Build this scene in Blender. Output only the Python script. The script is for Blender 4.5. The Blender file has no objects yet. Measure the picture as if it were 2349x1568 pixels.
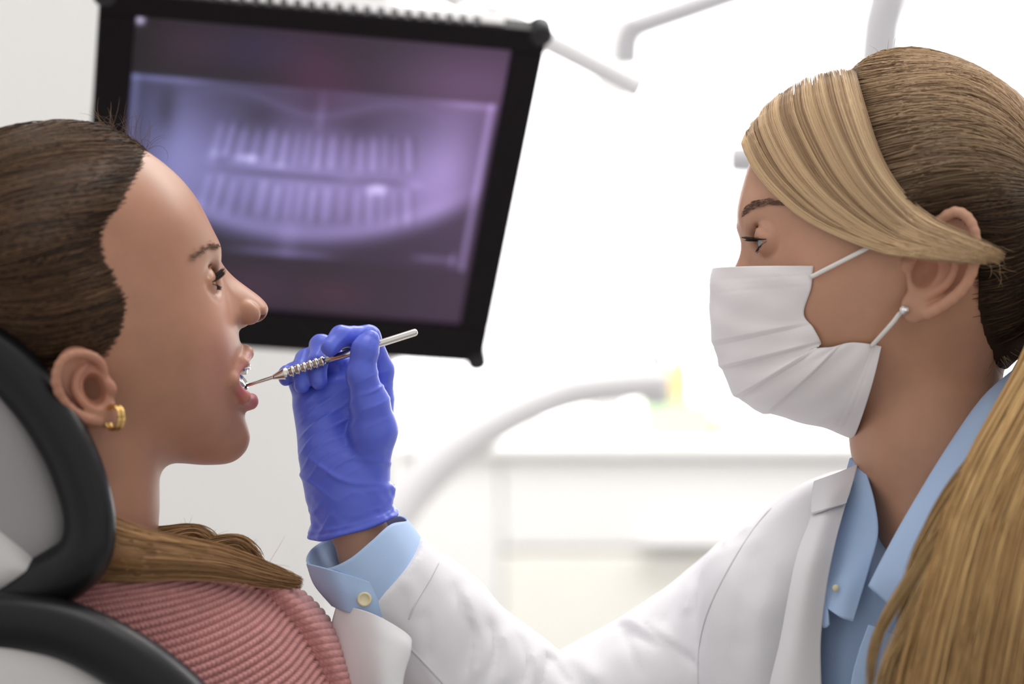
import bpy, math, random
import numpy as np

# ------------------------------------------------------------------ scale
# One "unit" u below is the size of one photograph pixel on the plane of focus; K turns units into metres.
F = 5546.0            # 85 mm lens on a 36 mm wide sensor, in pixels of the 2349 px wide frame
DIST = 1.47           # metres from the lens to the plane of focus
K = DIST / F
CX, CZ = 1174.5, 784.0
Z0 = 1.10             # height of the lens above the floor, metres
rng = np.random.default_rng(7)
random.seed(7)

# ------------------------------------------------------------------ camera, world, light, exposure
scene = bpy.context.scene
col = scene.collection
cam = bpy.data.cameras.new('camera')
cam.lens = 85.0
cam.sensor_width = 36.0
cam.clip_start = 0.05
cam.clip_end = 60
cam.dof.use_dof = True
cam.dof.focus_distance = DIST
cam.dof.aperture_fstop = 3.2
cam_o = bpy.data.objects.new('camera', cam)
col.objects.link(cam_o)
cam_o.location = (0, -DIST, Z0)
cam_o.rotation_euler = (math.radians(90), 0, 0)
scene.camera = cam_o

world = bpy.data.worlds.new('World')
scene.world = world
world.use_nodes = True
bg = world.node_tree.nodes['Background']
bg.inputs['Color'].default_value = (1.0, 0.985, 0.97, 1)
bg.inputs['Strength'].default_value = 0.80

scene.view_settings.view_transform = 'Standard'
scene.view_settings.look = 'None'
scene.view_settings.gamma = 1.0
scene.view_settings.use_curve_mapping = False
scene.view_settings.exposure = 0.0

def added_top_light(x, y, z, sx, sy, watts):
    l = bpy.data.lights.new('added_top_light', 'AREA'); l.shape = 'RECTANGLE'; l.size = sx; l.size_y = sy; l.energy = watts
    l.color = (1.0, 0.98, 0.95)
    o = bpy.data.objects.new('added_top_light', l); col.objects.link(o); o.location = (x, y, z)
    return o
added_top_light(0.9, 1.35, 2.70, 2.4, 0.6, 60)  # unseen area light, added to brighten the cabinets and rim the heads
added_top_light(0.08, -0.05, 2.60, 1.0, 0.6, 8)  # unseen area light, added to lift foreheads, fringe and coat from above

cy = scene.cycles
cy.max_bounces = 5
cy.diffuse_bounces = 3
cy.glossy_bounces = 2
cy.transmission_bounces = 4
cy.caustics_reflective = False
cy.caustics_refractive = False

WINDOW_LIGHT = 3.2    # brightness of the daylit glazing in the back wall

# ------------------------------------------------------------------ helpers: points
def P(px, py, y=0.0):
    s = 1.0 + y / F
    return np.array([(px - CX) * s, y, (CZ - py) * s], float)

def PA(pts):
    return np.array([P(*p) for p in pts], float)

def world_m(v):
    v = np.asarray(v, float) * K
    v = v.copy()
    v[..., 2] += Z0
    return v

# ------------------------------------------------------------------ helpers: materials
def srgb(r, g, b):
    f = lambda c: (c / 255 / 12.92) if c / 255 <= 0.04045 else ((c / 255 + 0.055) / 1.055) ** 2.4
    return (f(r), f(g), f(b), 1.0)

MATS = {}
def mat(name, color=(0.8, 0.8, 0.8, 1), rough=0.5, metal=0.0, attr=None, bump=None, spec=0.5, sss=0.0, sss_r=(1, .35, .2), sss_s=0.004,
        noise=None, emit=None, sheen=0.0, trans=0.0, coat=0.0):
    """bump: (scale, strength, distance_m[, stretch xyz]); noise: (scale, amount) brightness mottling; attr: colour attribute multiplied in."""
    if name in MATS:
        return MATS[name]
    m = bpy.data.materials.new(name)
    m.use_nodes = True
    nt = m.node_tree
    N, L = nt.nodes, nt.links
    b = N['Principled BSDF']
    b.inputs['Base Color'].default_value = color
    b.inputs['Roughness'].default_value = rough
    b.inputs['Metallic'].default_value = metal
    b.inputs['Specular IOR Level'].default_value = spec
    src = None
    if attr:
        a = N.new('ShaderNodeAttribute'); a.attribute_name = attr
        src = a.outputs['Color']
    tc = N.new('ShaderNodeTexCoord')
    if noise:
        n = N.new('ShaderNodeTexNoise'); n.inputs['Scale'].default_value = noise[0]; n.inputs['Detail'].default_value = 4
        L.new(tc.outputs['Object'], n.inputs['Vector'])
        r = N.new('ShaderNodeMapRange'); r.inputs[3].default_value = 1 - noise[1]; r.inputs[4].default_value = 1 + noise[1]
        r.inputs[1].default_value = 0.3; r.inputs[2].default_value = 0.7
        L.new(n.outputs['Fac'], r.inputs[0])
        mx = N.new('ShaderNodeMixRGB'); mx.blend_type = 'MULTIPLY'; mx.inputs[0].default_value = 1
        if src: L.new(src, mx.inputs[1])
        else: mx.inputs[1].default_value = color
        L.new(r.outputs[0], mx.inputs[2])
        src = mx.outputs[0]
    if src:
        L.new(src, b.inputs['Base Color'])
    if bump:
        bs, st, dm = bump[:3]
        n = N.new('ShaderNodeTexNoise'); n.inputs['Scale'].default_value = bs; n.inputs['Detail'].default_value = 3
        if len(bump) > 3:
            mp = N.new('ShaderNodeMapping'); mp.inputs['Scale'].default_value = bump[3]
            L.new(tc.outputs['Object'], mp.inputs['Vector']); L.new(mp.outputs[0], n.inputs['Vector'])
        else:
            L.new(tc.outputs['Object'], n.inputs['Vector'])
        bp = N.new('ShaderNodeBump'); bp.inputs['Strength'].default_value = st; bp.inputs['Distance'].default_value = dm
        L.new(n.outputs['Fac'], bp.inputs['Height']); L.new(bp.outputs[0], b.inputs['Normal'])
    if sss:
        b.inputs['Subsurface Weight'].default_value = sss
        b.inputs['Subsurface Radius'].default_value = sss_r
        b.inputs['Subsurface Scale'].default_value = sss_s
    if emit:
        b.inputs['Emission Color'].default_value = emit[0]
        b.inputs['Emission Strength'].default_value = emit[1]
    if sheen:
        b.inputs['Sheen Weight'].default_value = sheen
    if trans:
        b.inputs['Transmission Weight'].default_value = trans
    if coat:
        b.inputs['Coat Weight'].default_value = coat
        b.inputs['Coat Roughness'].default_value = 0.2
    MATS[name] = m
    return m

# ------------------------------------------------------------------ helpers: objects
def tag(o, label=None, cat=None, kind=None, group=None):
    if label: o['label'] = label
    if cat: o['category'] = cat
    if kind: o['kind'] = kind
    if group: o['group'] = group
    return o

def link_mesh(name, verts_m, faces, material, parent=None, smooth=True, colors=None, kind=None):
    """verts in metres, faces an (n,k) int array or a list of such arrays"""
    if not isinstance(faces, (list, tuple)):
        faces = [faces]
    faces = [np.asarray(f, np.int32) for f in faces if len(f)]
    me = bpy.data.meshes.new(name)
    v = np.asarray(verts_m, np.float32)
    me.vertices.add(len(v)); me.vertices.foreach_set('co', v.ravel())
    idx = np.concatenate([f.ravel() for f in faces])
    tot = np.concatenate([np.full(len(f), f.shape[1], np.int32) for f in faces])
    start = np.concatenate([[0], np.cumsum(tot)[:-1]]).astype(np.int32)
    me.loops.add(len(idx)); me.loops.foreach_set('vertex_index', idx)
    me.polygons.add(len(tot)); me.polygons.foreach_set('loop_start', start)
    try: me.polygons.foreach_set('loop_total', tot)
    except Exception: pass
    me.update(calc_edges=True); me.validate()
    me.polygons.foreach_set('use_smooth', np.full(len(me.polygons), bool(smooth)))
    if colors is not None:
        c = np.ones((len(v), 4), np.float32); c[:, :3] = colors[:, :3]
        at = me.color_attributes.new('Col', 'FLOAT_COLOR', 'POINT'); at.data.foreach_set('color', c.ravel())
    if material: me.materials.append(material)
    o = bpy.data.objects.new(name, me); col.objects.link(o)
    if parent: o.parent = parent
    if kind: o['kind'] = kind
    return o

def empty(name, loc=(0, 0, 0)):
    o = bpy.data.objects.new(name, None); col.objects.link(o)
    o.empty_display_size = 0.05
    return o

def solidify(o, t, offset=0.0):
    m = o.modifiers.new('thickness', 'SOLIDIFY'); m.thickness = t; m.offset = offset
    return o

def bevel(o, w, seg=3):
    m = o.modifiers.new('bevel', 'BEVEL'); m.width = w; m.segments = seg; m.limit_method = 'ANGLE'
    return o

BOXF = np.array([[0, 1, 3, 2], [4, 6, 7, 5], [0, 4, 5, 1], [2, 3, 7, 6], [0, 2, 6, 4], [1, 5, 7, 3]])
def box_m(name, lo, hi, material, parent=None, bev=0.0):
    """axis-aligned box in metres"""
    lo, hi = np.array(lo, float), np.array(hi, float)
    v = np.array([[(hi if i else lo)[0], (hi if j else lo)[1], (hi if k else lo)[2]] for i in (0, 1) for j in (0, 1) for k in (0, 1)])
    o = link_mesh(name, v, BOXF, material, parent, smooth=False)
    if bev: bevel(o, bev)
    return o

def catmull(pts, n, closed=False):
    """resample a polyline (m,k) into n points with a centripetal-ish Catmull-Rom spline"""
    p = np.asarray(pts, float)
    m = len(p)
    if closed:
        t = np.linspace(0, m, n, endpoint=False)
        i = np.floor(t).astype(int); f = (t - i)[:, None]
        g = lambda j: p[(i + j) % m]
        p0, p1, p2, p3 = g(-1), g(0), g(1), g(2)
    else:
        q = np.vstack([2 * p[0] - p[1], p, 2 * p[-1] - p[-2]])
        t = np.linspace(0, m - 1, n)
        i = np.minimum(np.floor(t).astype(int), m - 2); f = (t - i)[:, None]
        p0, p1, p2, p3 = q[i], q[i + 1], q[i + 2], q[i + 3]
    return 0.5 * ((2 * p1) + (-p0 + p2) * f + (2 * p0 - 5 * p1 + 4 * p2 - p3) * f ** 2 + (-p0 + 3 * p1 - 3 * p2 + p3) * f ** 3)

def grid_faces(nr, nc, close_c=False):
    r = np.arange(nr - 1)[:, None]; c = np.arange(nc if close_c else nc - 1)[None, :]
    c2 = (c + 1) % nc
    a = r * nc + c; b = r * nc + c2; d = (r + 1) * nc + c; e = (r + 1) * nc + c2
    return np.stack([a, b, e, d], -1).reshape(-1, 4)

def loft(rows, nr, nc):
    """rows: list of lists of (px,py,y) control points, equally many each -> (nr,nc,3) smooth grid in units"""
    g = np.array([catmull(PA(r), nc) for r in rows])
    out = np.array([catmull(g[:, j], nr) for j in range(nc)])
    return out.transpose(1, 0, 2)

def grid_normals(g):
    du = np.gradient(g, axis=0); dv = np.gradient(g, axis=1)
    n = np.cross(du, dv)
    return n / (np.linalg.norm(n, axis=-1, keepdims=True) + 1e-9)

def patch(name, g, material, parent=None, thick=None, colors=None, kind=None, close=False):
    nr, nc = g.shape[:2]
    o = link_mesh(name, world_m(g.reshape(-1, 3)), grid_faces(nr, nc, close), material, parent, True, colors, kind)
    if thick: solidify(o, thick)
    return o

def tube_arrays(paths, radii, sides=6, cap=True):
    """paths (n,m,3), radii (n,m) -> verts, faces; all tubes in one array set"""
    paths = np.asarray(paths, float); n, m, _ = paths.shape
    radii = np.broadcast_to(radii, (n, m))
    t = np.gradient(paths, axis=1); t /= np.linalg.norm(t, axis=-1, keepdims=True) + 1e-9
    a = np.zeros_like(t)
    ref = np.tile(np.array([0.0, 1.0, 0.0]), (n, 1)); al = np.abs(t[:, 0, 1]) > 0.9; ref[al] = (1.0, 0, 0)
    for i in range(m):                      # carry the section frame along the path
        ref = ref - (ref * t[:, i]).sum(1, keepdims=True) * t[:, i]
        ref /= np.linalg.norm(ref, axis=1, keepdims=True) + 1e-9
        a[:, i] = ref
    b = np.cross(t, a)
    ang = np.arange(sides) * 2 * math.pi / sides
    v = paths[:, :, None] + radii[:, :, None, None] * (np.cos(ang)[None, None, :, None] * a[:, :, None] + np.sin(ang)[None, None, :, None] * b[:, :, None])
    base = (np.arange(n) * m * sides)[:, None]
    f = (grid_faces(m, sides, True)[None] + base[:, :, None]).reshape(-1, 4)
    faces = [f]
    if cap:
        c0 = base + np.arange(sides)[None, ::-1]; c1 = base + (m - 1) * sides + np.arange(sides)[None]
        faces += [c0, c1]
    return v.reshape(-1, 3), faces

def tube(name, pts, radii, material, parent=None, sides=12, n=None, cap=True):
    """pts in units (world), smooth tube"""
    pts = np.asarray(pts, float)
    r = np.broadcast_to(np.asarray(radii, float), (len(pts),))
    if n:
        q = catmull(np.column_stack([pts, r]), n); pts, r = q[:, :3], np.abs(q[:, 3])
    v, f = tube_arrays(pts[None], r[None], sides, cap)
    return link_mesh(name, world_m(v), f, material, parent)

def lathe(name, a, b, prof, material, parent=None, sides=28):
    """solid of revolution along a->b (units); prof: (t along, radius)"""
    a, b = np.asarray(a, float), np.asarray(b, float)
    ax = (b - a); Ln = np.linalg.norm(ax); ax /= Ln
    ref = np.array([0, 1.0, 0]) if abs(ax[1]) < .9 else np.array([1.0, 0, 0])
    e1 = np.cross(ax, ref); e1 /= np.linalg.norm(e1); e2 = np.cross(ax, e1)
    ang = np.arange(sides) * 2 * math.pi / sides
    ring = np.cos(ang)[:, None] * e1 + np.sin(ang)[:, None] * e2
    v = np.vstack([a + ax * t + r * ring for t, r in prof])
    f = [grid_faces(len(prof), sides, True), np.arange(sides)[None, ::-1], (len(prof) - 1) * sides + np.arange(sides)[None]]
    return link_mesh(name, world_m(v), f, material, parent)

# ------------------------------------------------------------------ helpers: implicit solids
def smin(a, b, k):
    h = np.maximum(k - np.abs(a - b), 0.0) / k
    return np.minimum(a, b) - h * h * k * 0.25
def smax(a, b, k):
    return -smin(-a, -b, k)

def sd_ell(p, c, r, ax=None):
    q = p - np.asarray(c, float)
    if ax is not None: q = q @ np.asarray(ax, float).T
    r = np.asarray(r, float)
    k0 = np.linalg.norm(q / r, axis=-1); k1 = np.linalg.norm(q / (r * r), axis=-1)
    return np.where(k1 > 1e-9, k0 * (k0 - 1.0) / np.maximum(k1, 1e-9), -r.min())

def sd_cone(p, a, b, ra, rb):
    """capsule whose radius runs from ra to rb"""
    a, b = np.asarray(a, float), np.asarray(b, float)
    ab = b - a
    t = np.clip(((p - a) @ ab) / (ab @ ab + 1e-9), 0, 1)
    return np.linalg.norm(p - a - t[:, None] * ab, axis=1) - (ra + (rb - ra) * t)

def sd_path(p, pts, rad, k=0.0):
    d = None
    rad = np.broadcast_to(rad, (len(pts),))
    for i in range(len(pts) - 1):
        e = sd_cone(p, pts[i], pts[i + 1], rad[i], rad[i + 1])
        d = e if d is None else (smin(d, e, k) if k else np.minimum(d, e))
    return d

def rot_ax(deg, plane='xy'):
    c, s = math.cos(math.radians(deg)), math.sin(math.radians(deg))
    if plane == 'xy': return np.array([[c, s, 0], [-s, c, 0], [0, 0, 1]])
    if plane == 'xz': return np.array([[c, 0, s], [0, 1, 0], [-s, 0, c]])
    return np.array([[1, 0, 0], [0, c, s], [0, -s, c]])

class Local:
    """apply a feature only where points lie near it"""
    def __init__(self, d, p): self.d, self.p = d, p
    def _near(self, c, r):
        return np.where(((self.p - np.asarray(c, float)) ** 2).sum(1) < r * r)[0]
    def add(self, c, r, fn, k):
        i = self._near(c, r)
        if len(i): self.d[i] = smin(self.d[i], fn(self.p[i]), k)
    def cut(self, c, r, fn, k):
        i = self._near(c, r)
        if len(i): self.d[i] = smax(self.d[i], -fn(self.p[i]), k)
    def push(self, c, r, amount):
        """gaussian swell (+) or dent (-)"""
        i = self._near(c, r * 3)
        if len(i):
            g = np.exp(-((self.p[i] - np.asarray(c, float)) ** 2).sum(1) / (r * r))
            self.d[i] -= amount * g

class Field2D:
    """scalar fields on the (a,b) plane, bilinearly sampled"""
    def __init__(self, lo, hi, step=4.0):
        self.lo = np.array(lo, float); self.st = step
        self.n = np.ceil((np.array(hi) - self.lo) / step).astype(int) + 1
        ga = self.lo[0] + np.arange(self.n[0]) * step; gb = self.lo[1] + np.arange(self.n[1]) * step
        self.A, self.B = np.meshgrid(ga, gb, indexing='ij')
    def polygon(self, pts, smooth=200):
        q = catmull(np.asarray(pts, float), smooth, closed=True)
        a, b = self.A.ravel(), self.B.ravel()
        d2 = np.full(a.shape, 1e18); ins = np.zeros(a.shape, bool)
        for i in range(len(q)):
            x0, y0 = q[i]; x1, y1 = q[(i + 1) % len(q)]
            ex, ey = x1 - x0, y1 - y0
            t = np.clip(((a - x0) * ex + (b - y0) * ey) / (ex * ex + ey * ey + 1e-9), 0, 1)
            d2 = np.minimum(d2, (a - x0 - t * ex) ** 2 + (b - y0 - t * ey) ** 2)
            c = ((y0 > b) != (y1 > b))
            if ey != 0: ins ^= c & (a < ex * (b - y0) / ey + x0)
        d = np.sqrt(d2); d[ins] *= -1
        return d.reshape(self.A.shape)
    def soften(self, d, sig=34.0):
        """blur an outline's distance field away from its edge, so that no ridge runs in from corners"""
        n = int(3 * sig / self.st); k = np.exp(-.5 * (np.arange(-n, n + 1) * self.st / sig) ** 2); k /= k.sum()
        e = np.pad(d, n, mode='edge')
        e = np.apply_along_axis(lambda r: np.convolve(r, k, 'valid'), 0, e)
        e = np.apply_along_axis(lambda r: np.convolve(r, k, 'valid'), 1, e)
        t = np.clip((-d - 4.0) / 60.0, 0, 1); t = t * t * (3 - 2 * t)
        return d * (1 - t) + e * t
    def tps(self, pts, lam=0.0):
        """thin plate spline through (a,b,value)"""
        p = np.asarray(pts, float); n = len(p); x = p[:, :2] / 300.0
        U = lambda r2: np.where(r2 > 1e-12, r2 * np.log(np.maximum(r2, 1e-12)), 0)
        D2 = ((x[:, None] - x[None]) ** 2).sum(-1)
        M = np.zeros((n + 3, n + 3)); M[:n, :n] = U(D2) + lam * np.eye(n); M[:n, n] = 1; M[:n, n + 1:] = x; M[n, :n] = 1; M[n + 1:, :n] = x.T
        w = np.linalg.solve(M, np.concatenate([p[:, 2], np.zeros(3)]))
        g = np.stack([self.A.ravel(), self.B.ravel()], 1) / 300.0
        v = w[n] + g @ w[n + 1:]
        for i in range(n): v += w[i] * U(((g - x[i]) ** 2).sum(1))
        return v.reshape(self.A.shape)
    def sample(self, f, a, b):
        u = np.clip((a - self.lo[0]) / self.st, 0, self.n[0] - 1.001); v = np.clip((b - self.lo[1]) / self.st, 0, self.n[1] - 1.001)
        i, j = u.astype(int), v.astype(int); fu, fv = u - i, v - j
        return (f[i, j] * (1 - fu) + f[i + 1, j] * fu) * (1 - fv) + (f[i, j + 1] * (1 - fu) + f[i + 1, j + 1] * fu) * fv

def inflate(d2, s, w, R, p=2.2):
    """round a flat outline (2-D distance d2) into a solid of half-width w"""
    q = np.maximum(R + d2, 0.0) / R
    return ((q ** p + (np.abs(s) / np.maximum(w, 1.0)) ** p) ** (1 / p) - 1.0) * R

class Frame:
    """rigid local frame of a head: a forward, b up, s towards the lens"""
    def __init__(self, px, py, y0, yaw, face):
        self.o = P(px, py, y0)
        r = self.o - np.array([0, -F, 0]); r[2] = 0; r /= np.linalg.norm(r)
        e = np.array([r[1], -r[0], 0]); c, s = math.cos(math.radians(yaw)), math.sin(math.radians(yaw))
        self.f = face * e * c + r * s; self.n = -r * c + face * e * s; self.u = np.array([0, 0, 1.0])
        self.M = np.array([self.f, self.u, self.n])
        self.flip = np.linalg.det(self.M) < 0
    def at(self, px, py, s=0.0):
        c = np.array([0, -F, 0.0]); d = np.array([px - CX, F, CZ - py])
        t = (s - (c - self.o) @ self.n) / (d @ self.n)
        return self.M @ (c + t * d - self.o)
    def ats(self, pts): return np.array([self.at(*p) for p in pts])
    def ab(self, pts, s=0.0): return np.array([self.at(p[0], p[1], p[2] if len(p) > 2 else s)[:2] for p in pts])
    def world(self, L): return self.o + np.asarray(L) @ self.M
    def local(self, W): return (np.asarray(W) - self.o) @ self.M.T

def surface_nets(f, lo, hi, h, lip=1.6, B=8, chunk=400000):
    """polygonise f=0; f is evaluated only in blocks near the surface"""
    lo = np.array(lo, float); nb = np.ceil((np.array(hi, float) - lo) / (h * B)).astype(int); n = nb * B
    bi = np.stack(np.meshgrid(*[np.arange(k) for k in nb], indexing='ij'), -1).reshape(-1, 3)
    ctr = lo + (bi * B + (B - 1) / 2) * h
    dc = np.concatenate([f(ctr[i:i + chunk]) for i in range(0, len(ctr), chunk)])
    V = np.where(dc < 0, -1e3, 1e3).astype(np.float32)
    G = np.repeat(np.repeat(np.repeat(V.reshape(nb), B, 0), B, 1), B, 2)
    act = bi[np.abs(dc) < lip * 0.5 * math.sqrt(3) * B * h]
    off = np.stack(np.meshgrid(*[np.arange(B)] * 3, indexing='ij'), -1).reshape(-1, 3)
    step = max(1, chunk // (B ** 3))
    for i in range(0, len(act), step):
        ii = (act[i:i + step][:, None] * B + off[None]).reshape(-1, 3)
        G[ii[:, 0], ii[:, 1], ii[:, 2]] = f(lo + ii * h)
    S = G < 0
    C = S[:-1, :-1, :-1].astype(np.int8)
    for dx in (0, 1):
        for dy in (0, 1):
            for dz in (0, 1):
                if dx + dy + dz: C = C + S[dx:n[0] - 1 + dx, dy:n[1] - 1 + dy, dz:n[2] - 1 + dz]
    cells = np.argwhere((C > 0) & (C < 8))
    del C
    idx = np.full(n - 1, -1, np.int32); idx[cells[:, 0], cells[:, 1], cells[:, 2]] = np.arange(len(cells))
    corners = np.array([[i, j, k] for i in (0, 1) for j in (0, 1) for k in (0, 1)])
    vals = np.stack([G[cells[:, 0] + c[0], cells[:, 1] + c[1], cells[:, 2] + c[2]] for c in corners], 1)
    acc = np.zeros((len(cells), 3)); cnt = np.zeros(len(cells))
    for i in range(8):
        for j in range(i + 1, 8):
            if np.abs(corners[i] - corners[j]).sum() != 1: continue
            a, b = vals[:, i], vals[:, j]; m = (a < 0) != (b < 0)
            t = np.where(m, a / np.where(m, a - b, 1), 0)[:, None]
            acc += np.where(m[:, None], corners[i] + t * (corners[j] - corners[i]), 0); cnt += m
    verts = lo + (cells + acc / cnt[:, None]) * h
    faces = []
    for ax in range(3):
        u, v = (ax + 1) % 3, (ax + 2) % 3
        sl0 = [slice(None)] * 3; sl1 = [slice(None)] * 3
        sl0[ax] = slice(0, -1); sl1[ax] = slice(1, None)
        s0, s1 = S[tuple(sl0)], S[tuple(sl1)]
        e = np.argwhere(s0 != s1)
        e = e[(e[:, u] > 0) & (e[:, v] > 0) & (e[:, u] < n[u] - 1) & (e[:, v] < n[v] - 1)]
        eu = np.zeros(3, int); eu[u] = 1; ev = np.zeros(3, int); ev[v] = 1
        g = lambda q: idx[q[:, 0], q[:, 1], q[:, 2]]
        q = np.stack([g(e), g(e - eu), g(e - eu - ev), g(e - ev)], 1)
        inside = S[e[:, 0], e[:, 1], e[:, 2]]
        q[~inside] = q[~inside][:, ::-1]
        faces.append(q[(q >= 0).all(1)])
    return verts, np.concatenate(faces)

def refine(f, v, steps=1, e=0.8):
    for _ in range(steps):
        d = f(v); g = np.stack([f(v + np.eye(3)[i] * e) - d for i in range(3)], 1) / e
        m = (g * g).sum(1)
        v = v - np.clip(d / np.maximum(m, 0.05), -6, 6)[:, None] * g
    return v

def march(f, fr, px, py, s0=700.0, iters=40, lip=1.5):
    """first surface point seen through pixels (px,py): local coords and hit mask"""
    px, py = np.asarray(px, float), np.asarray(py, float)
    d = np.stack([px - CX, np.full(px.shape, F), CZ - py], 1); d /= np.linalg.norm(d, axis=1, keepdims=True)
    dl = d @ fr.M.T; cl = fr.M @ (np.array([0, -F, 0.0]) - fr.o)
    t = (s0 - cl[2]) / dl[:, 2]
    best = np.full(t.shape, 1e9); bt = t.copy()
    for _ in range(iters):
        p = cl + t[:, None] * dl; q = f(p)
        m = np.abs(q) < best; best[m] = np.abs(q[m]); bt[m] = t[m]
        t = t + q / lip
    out = cl + bt[:, None] * dl
    miss = best >= 2.0
    if miss.any():                          # rays that graze past: drop onto the nearest surface
        near = miss & (best < 60)
        if near.any(): out[near] = refine(f, refine(f, out[near], 6, 1.5), 6, 1.5)
    return out, best < 60.0

def strands(name, paths_u, r0, material, parent, colors, sides=3, tip=0.25):
    """paths (n,m,3) units; tapered hair strands in one mesh with a colour for each strand (n,3)"""
    n, m, _ = paths_u.shape
    t = np.linspace(0, 1, m); prof = np.minimum(1, np.minimum(t / .14 + .10, tip + (1 - tip) * (1 - t) / .3))
    rr = np.asarray(r0).reshape(-1, 1) * prof[None]
    v, f = tube_arrays(paths_u, np.broadcast_to(rr, (n, m)), sides, False)
    c = np.repeat(np.asarray(colors), m * sides, 0)
    return link_mesh(name, world_m(v), f, material, parent, True, c, kind='stuff')
# ================================================================== the room
M_wall = mat('wall_paint', (0.945, 0.94, 0.93, 1), 0.7, bump=(60, .05, .002))
M_ceil = mat('ceiling_paint', (0.86, 0.86, 0.85, 1), 0.8, bump=(50, .05, .002))
M_floor = mat('floor_vinyl', (0.34, 0.33, 0.33, 1), 0.35, noise=(8, .06))
M_frame = mat('window_frame_white', (0.88, 0.88, 0.88, 1), 0.4)
M_lam = mat('white_laminate', (0.90, 0.895, 0.89, 1), 0.35)
M_cream = mat('cream_laminate', (0.93, 0.915, 0.85, 1), 0.4)
M_plw = mat('white_plastic', (0.90, 0.895, 0.91, 1), 0.35)
M_plg = mat('grey_plastic', (0.62, 0.61, 0.64, 1), 0.4)

YB = 9500.0                        # back wall, units behind the plane of focus
yb = YB * K
def bx(px): return P(px, 0, YB)[0] * K
def bz(py): return P(0, py, YB)[2] * K + Z0
WX0, WX1 = bx(650), bx(2900)       # window opening
WZ0, WZ1 = bz(1020), 2.62
XL, XR, ZC = -1.05, 3.4, 2.75
def structure(o): o['kind'] = 'structure'; return o

structure(box_m('floor', (XL - .1, -3.2, -.1), (XR, yb + .3, 0), M_floor))
structure(box_m('ceiling', (XL - .1, 0.55, ZC), (XR, yb + .3, ZC + .1), M_ceil))
structure(box_m('wall_left', (XL - .12, -3.2, 0), (XL, yb + .2, ZC), M_wall))
structure(box_m('added_front_wall', (XL - .12, -3.3, 0), (0.1, -3.2, ZC), M_wall))  # unseen partial wall behind the lens, added to darken the front left
wb = structure(empty('wall_back'))
box_m('wall_panel', (XL, yb, 0), (WX0, yb + .2, ZC), M_wall, wb)
box_m('wall_panel', (WX0, yb, 0), (WX1, yb + .2, WZ0), M_wall, wb)
box_m('wall_panel', (WX0, yb, WZ1), (WX1, yb + .2, ZC), M_wall, wb)
box_m('wall_panel', (WX1, yb, 0), (XR, yb + .2, ZC), M_wall, wb)
# daylit glazing
win = structure(empty('window_1'))
M_pane = mat('daylit_glass', (0.9, 0.9, 0.9, 1), 0.6, emit=((1.0, 0.99, 0.975, 1), WINDOW_LIGHT))
npan = 3; ww = (WX1 - WX0) / npan
for i in range(npan):
    x0 = WX0 + i * ww
    pn = box_m('pane', (x0 + .03, yb + .10, WZ0 + .03), (x0 + ww - .03, yb + .12, WZ1 - .03), M_pane, win)
    box_m('window_frame', (x0, yb + .06, WZ0), (x0 + .03, yb + .16, WZ1), M_frame, win, .004)
    box_m('window_frame', (x0 + ww - .03, yb + .06, WZ0), (x0 + ww, yb + .16, WZ1), M_frame, win, .004)
    box_m('window_frame', (x0 + .03, yb + .06, WZ0), (x0 + ww - .03, yb + .16, WZ0 + .03), M_frame, win, .004)
    box_m('window_frame', (x0 + .03, yb + .06, WZ1 - .03), (x0 + ww - .03, yb + .16, WZ1), M_frame, win, .004)

# white partition on the left that the monitor hangs in front of
pl = structure(box_m('wall_partition', (XL, P(0, 0, 4200)[1] * K, 0), (P(905, 0, 4200)[0] * K, P(0, 0, 4200)[1] * K + .12, ZC - .002), M_wall, bev=.01))

# ------------------------------------------------------------------ counter along the window
CZt = bz(1035); CZm = bz(1262)
cy0 = yb - .58
def cz_at(py, y): return (CZ - py) * K * (1 + y / F) + Z0
ty = cy0 / K
top_z = cz_at(1016, ty)
mid_z = cz_at(1262, ty)
top = box_m('worktop', (bx(400), cy0 - .012, top_z - .018), (XR - .02, yb - .001, top_z), M_lam, bev=.006)
tag(top, 'long pale grey worktop under the bright window', 'worktop')
cw = 0.62
x = P(1150, 0, ty)[0] * K
lab = ['cream fronted cabinet under the worktop, behind the raised forearm',
       'cream fronted cabinet under the worktop, behind the elbow of the white coat',
       'cream fronted cabinet under the worktop, behind the coat shoulder',
       'cream fronted cabinet at the end of the worktop, behind the blonde ponytail']
for i in range(4):
    c = empty('base_cabinet'); tag(c, lab[i], 'cabinet', group='cabinets under the worktop')
    xa, xb = x + i * cw, x + (i + 1) * cw - .001
    box_m('body', (xa, cy0 + .02, 0.08), (xb, yb - .002, top_z - .019), M_lam, c)
    d = box_m('drawer_front', (xa + .0008, cy0, mid_z + .002), (xb - .0008, cy0 + .02, top_z - .020), M_lam, c, .004)
    box_m('handle', (xa + .2, cy0 - .025, mid_z + .012), (xb - .2, cy0 - .001, mid_z + .018), M_plw, d, .003)
    e = box_m('door', (xa + .0008, cy0, 0.1), (xb - .0008, cy0 + .02, mid_z - .004), M_cream, c, .004)
    box_m('handle', (xb - .06, cy0 - .025, mid_z - .26), (xb - .05, cy0 - .001, mid_z - .12), M_plg, e, .003)
    box_m('plinth', (xa, cy0 + .06, 0), (xb, yb - .01, .08), M_plg, c)
sd = empty('side_cabinet'); tag(sd, 'plain white tall sided cabinet under the worktop, behind the blue glove cuff', 'cabinet')
box_m('body', (bx(560), cy0 + .02, .08), (x - .001, yb - .002, top_z - .019), M_lam, sd)
box_m('door', (bx(560) + .003, cy0, .1), (x - .0015, cy0 + .02, top_z - .020), M_lam, sd, .002)

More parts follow.
